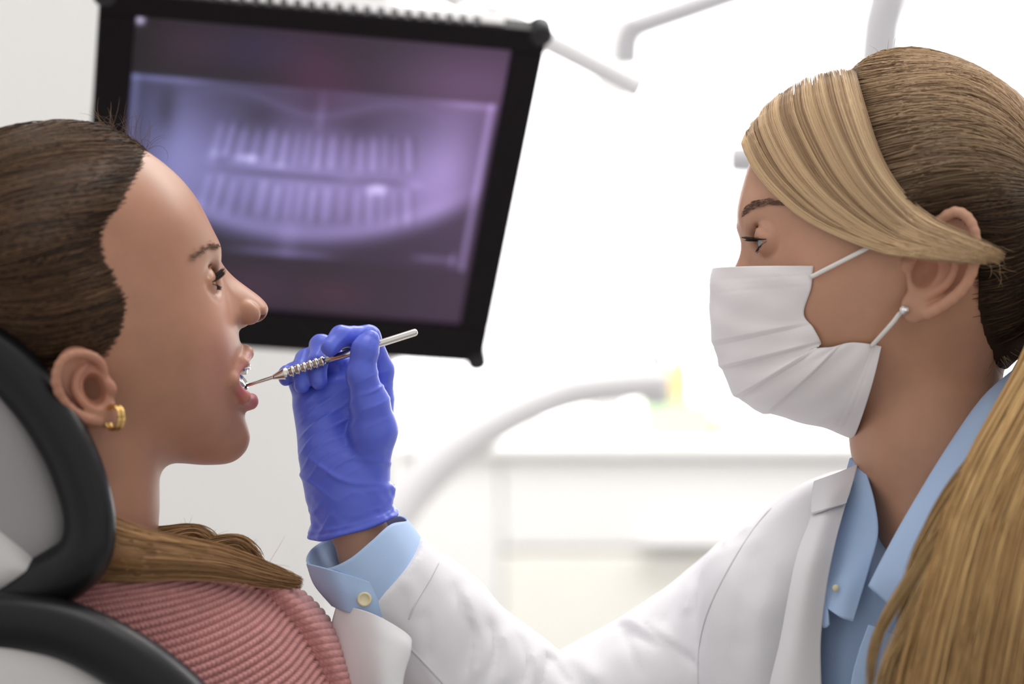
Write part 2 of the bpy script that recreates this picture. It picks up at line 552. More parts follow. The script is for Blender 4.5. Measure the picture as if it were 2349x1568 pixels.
# things standing on the worktop (all far out of focus)
def on_top(px, y): return np.array([P(px, 0, y)[0] * K, y * K, top_z])
def carton(name, px0, px1, py0, y, depth, color, label, cat, band=None):
    a, b = on_top(px0, y), on_top(px1, y)
    o = empty(name); tag(o, label, cat)
    zt = cz_at(py0, y)
    box_m('carton_body', (a[0], a[1], top_z), (b[0], a[1] + depth, zt), mat(name + '_card' + str(px0), color, .6), o, .004)
    box_m('lid_flap', (a[0] - .002, a[1] - .002, zt), (b[0] + .002, a[1] + depth + .002, zt + .006), mat(name + '_lid' + str(px0), band or color, .6), o, .002)
    return o
ys = (cy0 + .15) / K
carton('tissue_carton', 1475, 1640, 930, ys, .14, (0.60, 0.80, 0.50, 1), 'pale green carton lying on the worktop beside the mask', 'box', (0.72, 0.88, 0.66, 1))
carton('glove_carton', 1655, 1790, 962, ys, .12, (0.90, 0.83, 0.66, 1), 'cream carton on the worktop under the chin of the mask', 'box', (0.94, 0.89, 0.78, 1))
bo = empty('spray_bottle'); tag(bo, 'small amber bottle standing on the green carton', 'bottle')
zb = cz_at(930, ys) + .0065
xb_, yb_ = P(1560, 0, ys)[0] * K, (ys * K + .05)
def lathe_m(name, x, y, z, prof, m, parent):
    a = np.array([x, y, z - Z0]) / K
    return lathe(name, a, a + np.array([0, 0, 1.0]), [(t / K, r / K) for t, r in prof], m, parent)
lathe_m('bottle_body', xb_, yb_, zb, [(0, .020), (.002, .022), (.05, .022), (.062, .012), (.07, .010)], mat('amber_plastic', (0.85, 0.62, 0.30, 1), .3), bo)
lathe_m('cap', xb_, yb_, zb + .0702, [(0, .012), (.018, .012), (.02, .009)], M_plw, bo)

# ------------------------------------------------------------------ pale equipment arms behind
ua = empty('dental_unit_arm'); tag(ua, 'thick pale curved equipment arm rising behind the gloved hand', 'equipment arm')
arm_pts = PA([(760, 1500, 3600), (860, 1260, 3700), (960, 1110, 3800), (1110, 985, 3900), (1280, 905, 4000), (1440, 880, 4050), (1520, 876, 4100)])
tube('arm_tube', arm_pts, [86, 84, 80, 75, 70, 66, 60], M_plw, ua, 20, 60)
lathe('joint', P(1505, 930, 4100), P(1505, 770, 4100), [(0, 10), (6, 52), (60, 56), (150, 40), (200, 36), (230, 20)], M_plw, ua)
lathe('floor_base', np.array([P(760, 1500, 3600)[0], 3600, -Z0 / K]), np.array([P(760, 1500, 3600)[0], 3600, P(760, 1500, 3600)[2]]),
      [(0, 480), (60, 470), (90, 120), (200, 80), (P(760, 1500, 3600)[2] + Z0 / K, 72)], M_plw, ua)
la = empty('lamp_arm'); tag(la, 'thin pale bent lamp arm hanging from above between the two heads', 'lamp arm')
tube('arm_tube', PA([(1437, 150, 4200), (1438, 108, 4200), (1447, 72, 4200), (1475, 55, 4200), (1620, 5, 4260), (1900, -95, 4400), (2300, -260, 4600)]), 56, M_plg, la, 18, 70)
ceil_p = P(2300, -260, 4600)
lathe('ceiling_mount', ceil_p, np.array([ceil_p[0], ceil_p[1], (ZC - Z0) / K]), [(0, 30), ((ZC - Z0) / K - ceil_p[2] - 60, 30), ((ZC - Z0) / K - ceil_p[2] - 50, 150), ((ZC - Z0) / K - ceil_p[2] - .5, 150)], M_plw, la)
lp = empty('dental_lamp'); tag(lp, 'pale dental lamp on a hanging post, mostly behind the blonde head', 'lamp')
tube('post', PA([(2060, -900, 4300), (2045, -120, 4300), (2022, 60, 4300), (2010, 180, 4300), (1990, 300, 4300)]), 88, M_plg, lp, 18, 40)
tube('lamp_head', PA([(1900, 400, 4300), (1960, 340, 4300), (2050, 330, 4300), (2200, 380, 4300)]), [60, 130, 140, 70], M_plw, lp, 24, 30)
tube('handle', PA([(1668, 365, 4250), (1690, 365, 4250), (1780, 368, 4260), (1900, 372, 4290)]), [52, 66, 64, 60], M_plg, lp, 18, 24)
pp = P(2060, -900, 4300)
lathe('ceiling_mount', pp, np.array([pp[0], pp[1], (ZC - Z0) / K]), [(0, 52), (max(30, (ZC - Z0) / K - pp[2] - 60), 52), (max(40, (ZC - Z0) / K - pp[2] - 50), 180), (max(50, (ZC - Z0) / K - pp[2] - .5), 180)], M_plw, lp)
# ================================================================== monitor with the panoramic X-ray
def mon_setup():
    w, h = 1244.8, 1208.5
    r = np.array([0.67043, 0.12409, 0.14218]); th = np.linalg.norm(r); k = r / th
    Kx = np.array([[0, -k[2], k[1]], [k[2], 0, -k[0]], [-k[1], k[0], 0]])
    R = np.eye(3) + math.sin(th) * Kx + (1 - math.cos(th)) * Kx @ Kx
    c = np.array([-605.7, 1500.0, 440.7])
    def at(u, v, d=0.0):          # u,v in 0..1 over the front, d units in front of it (towards the room)
        u, v, d = np.broadcast_arrays(np.asarray(u, float), np.asarray(v, float), np.asarray(d, float))
        return c + np.stack([(u - .5) * w, -d, (v - .5) * h], -1) @ R.T
    return at, w, h
mon_at, MW, MH = mon_setup()
mon = empty('monitor'); tag(mon, 'black framed monitor showing a purple dental X-ray', 'monitor')
M_black = mat('monitor_black', srgb(20, 15, 20), 0.45, spec=.15)
M_blk2 = mat('bumper_black', srgb(20, 19, 24), 0.5)
M_mgrey = mat('monitor_back_grey', (0.45, 0.44, 0.45, 1), 0.45)

def mbox(name, u0, u1, v0, v1, d0, d1, m, parent, bev=0.0):
    v = np.array([mon_at(u, vv, d) for u in (u0, u1) for d in (d1, d0) for vv in (v0, v1)])
    o = link_mesh(name, world_m(v), BOXF, m, parent, False)
    if bev: bevel(o, bev)
    return o
SU0, SU1, SV0, SV1 = .082, .925, .118, .94
# bezel frame: four bars proud of the screen
mbox('bezel', 0, 1, SV1, 1, -60, 0, M_black, mon, .002)
mbox('bezel', 0, 1, 0, SV0, -60, 0, M_black, mon, .002)
mbox('bezel', 0, SU0, SV0, SV1, -60, 0, M_black, mon, .002)
mbox('bezel', SU1, 1, SV0, SV1, -60, 0, M_black, mon, .002)
mbox('back_cover', .04, .96, .04, .96, -190, -60, M_mgrey, mon, .012)
for (u, v) in ((.985, .988), (.985, .004), (.012, .988), (.012, .004)):
    c = mon_at(u, v, -25)
    a = mon_at(u, v, -62); b = mon_at(u, v, 10)
    lathe('corner_bumper', a, b, [(0, 26), (10, 33), (62, 33), (71, 24)], M_blk2, mon)
# row of ventilation slots along the upper edge
for i in range(26):
    u = .10 + i * .031
    mbox('vent_slot', u, u + .016, 1.0, 1.006, -46, -14, M_mgrey, mon)
mbox('power_button', .845, .90, .999, 1.008, -44, -10, M_mgrey, mon, .001)
# screen: dense sheet, the X-ray is print-like screen content in a colour attribute
nu, nv = 250, 210
U, V = np.meshgrid(np.linspace(0, 1, nu), np.linspace(0, 1, nv))
def xray(U, V):
    """U right, V up over the lit screen area"""
    def g(x, y, sx, sy, a=0.0):
        c, s = math.cos(a), math.sin(a)
        dx, dy = U - x, V - y
        return np.exp(-(((dx * c + dy * s) / sx) ** 2 + ((-dx * s + dy * c) / sy) ** 2))
    sst = lambda a, b, x: np.clip((x - a) / (b - a), 0, 1) ** 2 * (3 - 2 * np.clip((x - a) / (b - a), 0, 1))
    # picture area
    top, bot = .81, .205
    area = sst(bot - .006, bot + .006, V) * (1 - sst(top - .008, top + .008, V)) * sst(-.01, .004, U) * (1 - sst(.985, .995, U))
    v = (V - bot) / (top - bot)                       # 0..1 inside the picture
    L = .16 + .02 * np.sin(U * 9)
    # jaw arch and ramus on both sides
    yc = .49 - .55 * (U - .5) ** 2 * 0.3
    L += .52 * np.exp(-((U - .5) / .40) ** 4) * np.exp(-((v - .47) / .30) ** 2)
    jaw = .16 + 1.55 * np.abs(U - .49) ** 2.1
    L += .26 * np.exp(-((v - jaw) / .055) ** 2) * np.exp(-((U - .5) / .42) ** 6)
    L += .34 * np.exp(-((U - .13) / .085) ** 2) * np.exp(-((v - .58) / .36) ** 2) + .40 * np.exp(-((U - .885) / .085) ** 2) * np.exp(-((v - .60) / .33) ** 2)
    # dark below the jaw
    L *= 1 - .80 * (1 - sst(jaw - .16, jaw + .0, v)) * np.exp(-((U - .5) / .6) ** 8)
    # upper and lower tooth rows with roots
    for (sgn, y0, ln, n, amp) in ((1, .535, .24, 16, .24), (-1, .455, .25, 16, .20)):
        for i in range(n):
            x = .235 + i * (.55 / (n - 1)) + .006 * math.sin(i * 5.3)
            yy = y0 - .30 * (x - .5) ** 2 * -1.0 + .012 * math.sin(i * 2.1)
            tilt = -(x - .5) * .9 * sgn
            xx = x + tilt * (v - yy) * .35 * sgn
            w = .0125 + .003 * math.sin(i * 3.7)
            body = np.exp(-(((U - xx)) / w) ** 4) * sst(0, .03, (v - yy) * sgn) * (1 - sst(ln * .7, ln, (v - yy) * sgn))
            L += amp * body * (.75 + .25 * math.sin(i * 1.7))
            L -= .13 * np.exp(-((U - xx - .018) / .006) ** 2) * sst(0, .04, (v - yy) * sgn) * (1 - sst(ln * .8, ln, (v - yy) * sgn))
    gap = .497 + .10 * (U - .5) ** 2
    L -= .34 * np.exp(-((v - gap + .005) / .016) ** 2) * np.exp(-((U - .53) / .26) ** 4)
    # bright fillings
    for (x, y, sx, sy, a) in ((.335, .575, .028, .022, .55), (.70, .455, .026, .030, .6), (.245, .56, .022, .05, .25), (.80, .50, .03, .02, .25), (.40, .545, .05, .012, .22), (.62, .50, .04, .014, .2)):
        L += a * np.exp(-((U - x) / sx) ** 2 - ((v - y) / sy) ** 2)
    L -= .25 * g(.255, .535, .018, .02)
    # sinuses and nasal cavity: dark
    L *= 1 - .50 * np.exp(-((U - .355) / .065) ** 2 - ((v - .82) / .09) ** 2)
    L *= 1 - .45 * np.exp(-((U - .62) / .075) ** 2 - ((v - .82) / .09) ** 2)
    L *= 1 - .62 * np.exp(-((U - .50) / .07) ** 2 - ((v - .96) / .16) ** 2)
    L *= 1 - .55 * np.exp(-((U - .10) / .028) ** 2 - ((v - .82) / .15) ** 2)
    L += .09 * np.exp(-((v - .90 + .05 * np.cos((U - .5) * 14)) / .022) ** 2) * np.exp(-((U - .5) / .30) ** 4)
    L += .16 * np.exp(-((U - .515) / .012) ** 2) * np.exp(-((v - .85) / .12) ** 2)
    # spine ghost
    L += .12 * np.exp(-((U - .47) / .03) ** 2) * (1 - sst(.1, .5, v)) + .05 * np.exp(-((U - .5) / .12) ** 2)
    # bright edges of the film
    L += .42 * np.exp(-((U - .975) / .008) ** 2) + .22 * np.exp(-((U - .012) / .012) ** 2) + .30 * np.exp(-((v - .985) / .02) ** 2) * (np.exp(-((U - .08) / .12) ** 2) + np.exp(-((U - .93) / .08) ** 2))
    L += .25 * np.exp(-((v - .03) / .018) ** 2) * np.exp(-((U - .46) / .14) ** 4) + .22 * np.exp(-((v - .06) / .02) ** 2) * np.exp(-((U - .89) / .06) ** 4)
    L += .35 * np.exp(-((U - .945) / .008) ** 2 - ((v - .06) / .04) ** 2)
    L = np.clip(L, .03, 1.15) * area
    L = L ** 1.25
    tint = np.stack([.25 + .17 * U, .26 + .04 * U, .58 + .06 * U], -1)
    img = L[..., None] * tint * 1.12
    hi = np.clip(L - .75, 0, 1)[..., None]
    img += hi * np.array([.35, .38, .25])
    # soft colour casts over the whole panel (dark violet, with a deep red and a blue area)
    base = np.stack([.010 + .040 * U ** 2, .006 + .018 * U ** 2, .012 + .042 * U ** 2], -1)
    base += .030 * g(.50, .83, .10, .16, .5)[..., None] * np.array([1.1, .15, .7]) + .05 * g(.90, .86, .20, .12)[..., None] * np.array([1.5, .8, 1.7])
    base += .016 * g(.32, .92, .12, .07)[..., None] * np.array([.3, .3, 1.5]) + .02 * g(.15, .92, .1, .07)[..., None] * np.array([.8, .2, .5])
    base += .020 * g(.38, .09, .12, .08)[..., None] * np.array([1.2, .3, .9]) + .02 * g(.62, .08, .1, .06)[..., None] * np.array([1.1, .2, .3])
    base *= (.5 + .5 * sst(0, .12, U))[..., None]
    img += base * 1.0
    img += g(.012, .985, .010, .012)[..., None] * np.array([.5, .45, .65])
    return np.clip(img, 0, 1)
scr_cols = xray(U, V)
M_scr = bpy.data.materials.new('screen_xray'); M_scr.use_nodes = True
_n, _l = M_scr.node_tree.nodes, M_scr.node_tree.links
_b = _n['Principled BSDF']; _b.inputs['Base Color'].default_value = (.01, .01, .012, 1); _b.inputs['Roughness'].default_value = .35
_a = _n.new('ShaderNodeAttribute'); _a.attribute_name = 'Col'
_l.new(_a.outputs['Color'], _b.inputs['Emission Color']); _b.inputs['Emission Strength'].default_value = 1.0
gscr = mon_at(SU0 + (SU1 - SU0) * U, SV0 + (SV1 - SV0) * V, -14.0)
patch('screen', gscr, M_scr, mon, colors=scr_cols.reshape(-1, 3))
# bracket and arm that carry the monitor
a0 = mon_at(.70, .85, -185)
tube('support_arm', PA([(872, -88, 2480), (1100, 18, 2560), (1260, 96, 2620), (1400, 168, 2680), (1470, 204, 2700)]), 42, M_plw, mon, 18, 40)
tube('support_bracket', np.array([a0, a0 + [20, 300, 60], P(1100, 18, 2520)]), 30, M_plw, mon, 14, 20)
_sp = P(872, -88, 2480)
lathe('support_post', _sp, np.array([_sp[0], _sp[1], (ZC - Z0) / K]), [(-60, 44), (-50, 58), (40, 58), ((ZC - Z0) / K - _sp[2] - 60, 50), ((ZC - Z0) / K - _sp[2] - 50, 150), ((ZC - Z0) / K - _sp[2] - .5, 150)], M_plg, mon)
M_scr.cycles.emission_sampling = 'NONE'
# ================================================================== the patient
M_skin = mat('skin', attr='Col', rough=0.42, spec=0.35, sss=0.12, sss_s=0.004, bump=(900, .06, .0004), noise=(60, .05))
M_eye = mat('eyeball', attr='Col', rough=0.08, spec=0.6, coat=0.6)
M_lash = mat('lash_hair', srgb(45, 32, 30), 0.5)
M_tooth = mat('tooth_enamel', srgb(232, 222, 200), 0.25, sss=0.1)
M_steel = mat('polished_steel', (0.72, 0.69, 0.65, 1), 0.18, metal=1.0)
M_gold = mat('gold', (0.85, 0.58, 0.22, 1), 0.22, metal=1.0)

G = Frame(300, 650, -120, 18, +1)
GF = Field2D(G.ab([(-330, 1500)])[0], G.ab([(760, 150)])[0], 4.0)
g_poly = GF.polygon(G.ab([(-205, 600), (-190, 480), (-125, 385), (-20, 322), (100, 299), (200, 300), (285, 326), (340, 358), (392, 401),
                          (430, 446), (459, 495), (478, 538), (487, 566), (488, 590), (490, 620), (500, 660), (514, 705), (529, 742), (540, 778),
                          (539, 830), (539, 880), (549, 930), (561, 965), (570, 1000), (559, 1036), (526, 1061), (470, 1066), (410, 1062), (340, 1064),
                          (250, 1064), (120, 1040), (0, 960), (-120, 860), (-190, 730)]))
g_poly = GF.soften(g_poly)
g_w = GF.tps([(*G.at(x, y, s * .7)[:2], s) for x, y, s in [
    (150, 560, 262), (0, 600, 262), (-170, 600, 205), (150, 420, 240), (290, 600, 248), (370, 690, 236), (440, 800, 208), (300, 880, 222),
    (290, 1000, 190), (440, 1000, 150), (530, 990, 112), (530, 880, 140), (150, 800, 245), (100, 300, 180), (400, 500, 225), (455, 600, 205),
    (0, 850, 200), (120, 1000, 170)]], lam=0.02)
g_nose = GF.polygon(G.ab([(488, 568), (501, 590), (512, 610), (534, 634), (562, 656), (590, 677), (606, 694), (611, 709), (605, 727), (592, 738),
                          (572, 742), (554, 752), (520, 762), (480, 740), (470, 660), (472, 600)]))
g_nw = GF.tps([(*G.at(x, y)[:2], s) for x, y, s in [(495, 590, 40), (520, 640, 42), (560, 670, 46), (600, 705, 54), (560, 735, 60), (500, 720, 85), (480, 640, 60)]])
eye_c = G.at(446, 652, 112)
def lid_frame(face_pitch):
    c, s = math.cos(face_pitch), math.sin(face_pitch)
    return np.array([c, s, 0]), np.array([-s, c, 0])

def g_base(p):
    a, b, s = p[:, 0], p[:, 1], p[:, 2]
    d = inflate(GF.sample(g_poly, a, b), s, GF.sample(g_w, a, b), 225.0, 2.25)
    return d

G_neck = [G.at(190, 960, 0), G.at(178, 1180, 0), G.at(165, 1420, 0)]
lipU = [G.at(562, 804, 0), G.at(560, 809, 0) + np.array([-8, 0, 38]), G.at(557, 832, 0) + np.array([-28, 0, 76]), G.at(552, 868, 0) + np.array([-56, 0, 104])]
lipL = [G.at(570, 918, 0), G.at(568, 919, 0) + np.array([-9, 0, 38]), G.at(560, 908, 0) + np.array([-29, 0, 76]), G.at(552, 874, 0) + np.array([-57, 0, 104])]
mir = lambda pts: [np.array([q[0], q[1], -q[2]]) for q in pts]
cav_c = G.at(535, 864, 0)
ear_path = G.ats([(226, 880, 254), (238, 856, 262), (228, 830, 276), (204, 814, 292), (168, 812, 306), (138, 832, 312), (128, 876, 308), (150, 926, 296), (188, 956, 284), (224, 966, 274)])
ear_anti = G.ats([(196, 836, 280), (176, 862, 286), (172, 896, 286), (196, 930, 280), (226, 944, 272)])
ear_c = G.at(196, 888, 268)
lobe_c = G.at(245, 950, 262)

def ear_add(L, c, path, anti, lobe, tragus, concha, tilt, rr=1.0, size=(66, 98)):
    ax = rot_ax(tilt)
    path, anti = catmull(path, 22), catmull(anti, 14)
    L.add(c, 190, lambda p: sd_ell(p, c - np.array([0, 0, 10 * np.sign(c[2])]), (size[0] * rr, size[1] * rr, 17), ax), 14)
    L.add(c, 210, lambda p: sd_path(p, path, np.interp(np.linspace(0, 1, len(path)), [0, .2, .6, 1], [7, 11, 10, 13]) * rr, 4), 5)
    L.add(c, 210, lambda p: sd_path(p, anti, np.linspace(7, 10, len(anti)) * rr, 4), 8)
    L.add(lobe, 90, lambda p: sd_ell(p, lobe, (27 * rr, 32 * rr, 17)), 12)
    L.cut(concha, 120, lambda p: sd_ell(p, concha, (27 * rr, 39 * rr, 50), ax), 7)
    L.add(tragus, 60, lambda p: sd_ell(p, tragus, (13 * rr, 19 * rr, 14), ax), 8)

def eye_features(L, c, r, fwd, up, open_u, open_l, side):
    """socket dent, lids wrapped over the eyeball and the slit between them"""
    L.cut(c, 160, lambda p: sd_ell(p, c + fwd * 34 + np.array([0, 0, side * 6]), (34, 30, 46)), 34)
    def lids(p):
        q = p - c
        rr = np.linalg.norm(q, axis=1)
        f, u = q @ fwd, q @ up
        ang = np.degrees(np.arctan2(u, f))
        slit = np.minimum(open_u - ang, ang - open_l) * (math.pi / 180) * r    # >0 inside the opening
        lat = 1.0 - (q[:, 2] / (r * 0.92)) ** 2
        cut = slit * np.clip(lat, 0, 1) - 6 * (1 - np.clip(lat, 0, 1))
        return smax(rr - r - 7.5, np.where(f > -8, cut, -50.0), 3)
    L.add(c, r * 1.7, lids, 7)
    cr = [c + (r + 8.5) * (math.sqrt(1 - u * u) * (math.cos(math.radians(open_u + 34 - 16 * u * u)) * fwd + math.sin(math.radians(open_u + 34 - 16 * u * u)) * up) + np.array([0, 0, u])) for u in np.linspace(-.85, .85, 9)]
    L.cut(c, r * 1.8, lambda p: sd_path(p, cr, 3.0), 7)

def g_head(p):
    d = g_base(p)
    # neck and upper chest
    d = smin(d, sd_path(p, G_neck, (182, 172, 178), 30), 46)
    L = Local(d, p)
    a, b, s = p[:, 0], p[:, 1], p[:, 2]
    # brow ridge, cheek, chin softness
    for sg in (1, -1):
        L.push(G.at(470, 585, 0) * [1, 1, 0] + [-6, 0, sg * 85], 42, 9)
        L.push(G.at(450, 760, 0) * [1, 1, 0] + [-10, 0, sg * 150], 75, 10)
        L.push(G.at(490, 850, 0) * [1, 1, 0] + [-6, 0, sg * 130], 55, 5)
    i = np.where((a > G.at(390, 600)[0]) & (b < G.at(0, 540)[1]) & (b > G.at(0, 900)[1]))[0]
    if len(i):
        n_ = inflate(GF.sample(g_nose, a[i], b[i]), s[i], GF.sample(g_nw, a[i], b[i]), 46.0, 2.0)
        d[i] = smin(d[i], n_, 18)
    for sg in (1, -1):
        al = G.at(553, 717, 0) * [1, 1, 0] + [-4, 0, sg * 47]
        L.add(al, 90, lambda p: sd_ell(p, al, (33, 27, 24), rot_ax(-25)), 5)
        no = G.at(583, 731, 0) * [1, 1, 0] + [0, -2, sg * 36]
        L.cut(no, 60, lambda p: sd_ell(p, no, (17, 9, 14), rot_ax(28)), 4)
    # mouth
    L.add(G.at(560, 860, 0), 190, lambda p: np.minimum(sd_path(p, lipU, (15, 15, 12, 6), 8), sd_path(p, mir(lipU), (15, 15, 12, 6), 8)), 26)
    L.add(G.at(560, 880, 0), 190, lambda p: np.minimum(sd_path(p, lipL, (18, 18, 14, 6), 8), sd_path(p, mir(lipL), (18, 18, 14, 6), 8)), 26)
    L.cut(cav_c, 170, lambda p: sd_ell(p, cav_c, (92, 36, 98), rot_ax(-6)), 8)
    for sg in (1, -1):
        c = eye_c * [1, 1, sg]
        fwd, up = lid_frame(math.radians(10))
        eye_features(L, c, 43.0, fwd, up, 12, -17, sg)
    ear_add(L, ear_c, ear_path, ear_anti, lobe_c, G.at(254, 888, 264), G.at(222, 892, 284), 22, .92)
    e2 = lambda q: np.asarray(q) * [1, 1, -1]
    ear_add(L, e2(ear_c), e2(ear_path), e2(ear_anti), e2(lobe_c), e2(G.at(254, 888, 264)), e2(G.at(222, 892, 284)), 22, .92)
    return d

def bbox(fr, px0, px1, py0, py1, s):
    a = [fr.at(x, y, t) for x in (px0, px1) for y in (py0, py1) for t in (-s, s)]
    return np.min(a, 0), np.max(a, 0)

def skin_cols(v, base, spots):
    c = np.tile(np.array(base[:3]), (len(v), 1))
    for ctr, r, cc, amt in spots:
        w = (np.exp(-((v - np.asarray(ctr)) ** 2).sum(1) / (r * r)) * amt)[:, None]
        c = c * (1 - w) + np.array(cc[:3]) * w
    return c

SK_G = np.array([0.43, 0.213, 0.135])
lo, hi = bbox(G, -230, 640, 270, 1400, 330)
gv, gf = surface_nets(g_head, lo, hi, 4.8)
gv = refine(g_head, gv, 1)
gc = skin_cols(gv, SK_G, [(G.at(600, 710), 45, (0.56, 0.24, 0.17), .6), (G.at(480, 790, 120), 90, (0.55, 0.24, 0.17), .55),
                          (ear_c, 70, (0.55, 0.22, 0.15), .5), (G.at(560, 760, 0), 30, (0.6, 0.33, 0.26), .4)])
def lipcol(v, c, paths, rad, colr):
    d = np.min([sd_path(v, q, rad) for q in paths], 0)
    w = (np.clip(1 - (d - 1.0) / 5.0, 0, 1))[:, None]
    return c * (1 - w) + np.array(colr) * w
gc = lipcol(gv, gc, [lipU, mir(lipU)], (11, 11, 10, 5), (0.50, 0.19, 0.18))
gc = lipcol(gv, gc, [lipL, mir(lipL)], (17, 17, 12, 5), (0.55, 0.155, 0.165))
for sg in (1, -1):
    no_ = G.at(583, 731, 0) * [1, 1, 0] + [0, -2, sg * 36]
    gc[sd_ell(gv, no_, (17, 9, 14), rot_ax(28)) < 1.5] = (0.20, 0.07, 0.05)
incav = (sd_ell(gv, cav_c, (92, 36, 98), rot_ax(-6)) < 3.5) & (gv[:, 0] < G.at(547, 860)[0] - 28 * (gv[:, 2] / 80) ** 2)
gc[incav] = (0.28, 0.05, 0.05)
person = link_mesh('person', world_m(G.world(gv)), gf[:, ::-1] if G.flip else gf, M_skin, None, True, gc)
tag(person, 'young patient with open mouth and braces, reclining in a pink knitted sweater', 'person')

def eyeball(name, fr, c, r, look, iris, parent, sides=40):
    th = np.linspace(0, math.pi, 36); ph = np.arange(sides) * 2 * math.pi / sides
    look = np.asarray(look, float) / np.linalg.norm(look)
    ref = np.array([0, 0, 1.0]); e1 = np.cross(look, ref); e1 /= np.linalg.norm(e1); e2 = np.cross(look, e1)
    T, PH = np.meshgrid(th, ph, indexing='ij')
    rad = r * (1 + .05 * np.exp(-(T / .38) ** 4))
    v = c + rad[..., None] * (np.cos(T)[..., None] * look + np.sin(T)[..., None] * (np.cos(PH)[..., None] * e1 + np.sin(PH)[..., None] * e2))
    cc = np.tile(np.array([.80, .76, .74]), (T.size, 1)); t = T.ravel()
    cc[t < .50] = (.05, .04, .04); cc[t < .45] = iris; cc[t < .19] = (.01, .01, .01)
    return link_mesh(name, world_m(fr.world(v.reshape(-1, 3))), grid_faces(36, sides, True), M_eye, parent, True, cc)
for sg in (1, -1):
    eyeball('eye', G, eye_c * [1, 1, sg], 42.0, (1, .04, .06 * sg), (.10, .16, .22), person)

def lashes(name, fr, c, r, fwd, up, ang, length, curl, parent, n=46, spread=.86, down=False, sg=1, rad=1.3):
    ps = []
    for i in range(n):
        u = -spread + 2 * spread * i / (n - 1) + rng.normal(0, .01)
        a = math.radians(ang + rng.normal(0, 1.5)) * max(.15, (1 - u * u)) + math.radians(-4) * (u * u)
        base = c + (r + 5) * (math.sqrt(max(0, 1 - u * u)) * (math.cos(a) * fwd + math.sin(a) * up) + np.array([0, 0, u * .95]))
        out = math.cos(a) * fwd * math.sqrt(max(.02, 1 - u * u * .7)) + np.array([0, 0, u * .8]) + up * math.sin(a)
        ln = length * rng.uniform(.75, 1.1)
        q = [base - out * 2]
        for k in range(1, 5):
            t = k / 4
            q.append(base + out * ln * t + up * (curl * t * t * (-1 if down else 1)) * ln + np.array([0, 0, rng.normal(0, .6)]))
        ps.append(fr.world(np.array(q)))
    ps = np.array(ps)
    return strands(name, ps, np.full(len(ps), rad), M_lash, parent, np.zeros((len(ps), 3)), 3, .3)
fwd, up = lid_frame(math.radians(10))
for sg in (1, -1):
    lashes('eyelashes', G, eye_c * [1, 1, sg], 43, fwd, up, 12, 27, .25, person)
    lashes('eyelashes', G, eye_c * [1, 1, sg], 43, fwd, up, -17, 13, .3, person, n=30, down=True, rad=1.0)

# teeth with braces
def rbox(name, fr, c, ax, half, m, parent, bev):
    v = np.array([c + (i * half[0]) * ax[0] + (j * half[1]) * ax[1] + (k * half[2]) * ax[2] for i in (-1, 1) for j in (-1, 1) for k in (-1, 1)])
    o = link_mesh(name, world_m(fr.world(v)), BOXF[:, ::-1], m, parent, False)
    bevel(o, bev * K, 3)
    return o
arch_o = G.at(558, 838, 0)
for i in range(-4, 5):
    if i == 0: continue
    th = (abs(i) - .5) * .30 * (1 if i > 0 else -1)
    pos = arch_o + np.array([-88 * (1 - math.cos(th)) * 1.15 - 4, -abs(th) * 8, 92 * math.sin(th)])
    nrm = np.array([math.cos(th), 0, math.sin(th)]); tan = np.array([-math.sin(th), 0, math.cos(th)]); upv = np.array([0, 1.0, 0])
    rbox('tooth', G, pos, (nrm, upv, tan), (8, 17 if abs(i) < 3 else 14, 13.2), M_tooth, person, 4)
    br = rbox('brace_bracket', G, pos + nrm * 11 + upv * 1, (nrm, upv, tan), (4, 6.5, 6), M_steel, person, 1)
ths = np.linspace(-1.1, 1.1, 41)
wire = np.array([arch_o + np.array([-88 * (1 - math.cos(t)) * 1.15 - 4 + 14 * math.cos(t), -abs(t) * 8 + 1, 92 * math.sin(t) + 14 * math.sin(t)]) for t in ths])
tube('brace_wire', G.world(wire), 1.8, M_steel, person, 8)
# tongue
tv, tf = surface_nets(lambda p: sd_ell(p, cav_c + [-48, -30, 0], (46, 14, 40), rot_ax(6)), cav_c - 110, cav_c + 110, 5.0)
link_mesh('tongue', world_m(G.world(tv)), tf, mat('tongue', (0.5, 0.12, 0.12, 1), .3, sss=.1), person)
# hoop earring
hc = G.at(262, 957, 290)
ang = np.linspace(0, 2 * math.pi, 33)
for off in (-4.5, 4.5):
    hp = np.array([hc + np.array([22 * math.cos(t) * .45 + off, 25 * math.sin(t), 22 * math.cos(t) * .9]) for t in ang])
    if off < 0:
        er = tube('hoop_earring', G.world(hp), 3.6, M_gold, person, 10)
    else:
        tube('hoop_band', G.world(hp), 3.6, M_gold, er, 10)

# ------------------------------------------------------------------ hair
hl = [(348, 338, 20), (330, 372, 80), (308, 405, 130), (286, 452, 180), (262, 490, 205), (232, 530, 225), (240, 580, 235), (270, 640, 238), (292, 690, 238),
      (285, 740, 238), (262, 800, 236), (240, 830, 240), (190, 830, 242), (120, 830, 235), (110, 900, 220), (60, 1010, 160), (-50, 1010, 100), (-330, 1000, 0),
      (-330, 600, 0), (-330, 200, 0), (0, 180, 0), (300, 200, 0)]
g_hreg = GF.polygon(G.ab(hl), 160)
def g_thick(a, b):
    t = np.clip((-GF.sample(g_hreg, a, b) - 22.0) / 80.0, -0.3, 1.0)
    return 15.0 * t
def g_hair(p):
    d = g_base(p)
    d = smin(d, sd_path(p, G_neck[:2], (182, 172), 0), 46)
    return d - g_thick(p[:, 0], p[:, 1])
M_hair_g = mat('brown_hair_mass', srgb(48, 33, 24), 0.6, spec=.12, bump=(160, .5, .002, (.12, 1, 1)), noise=(90, .25))
M_strand = mat('hair_strands', attr='Col', rough=0.48, spec=0.15)
M_strand.node_tree.nodes['Principled BSDF'].inputs['Anisotropic'].default_value = 0.5
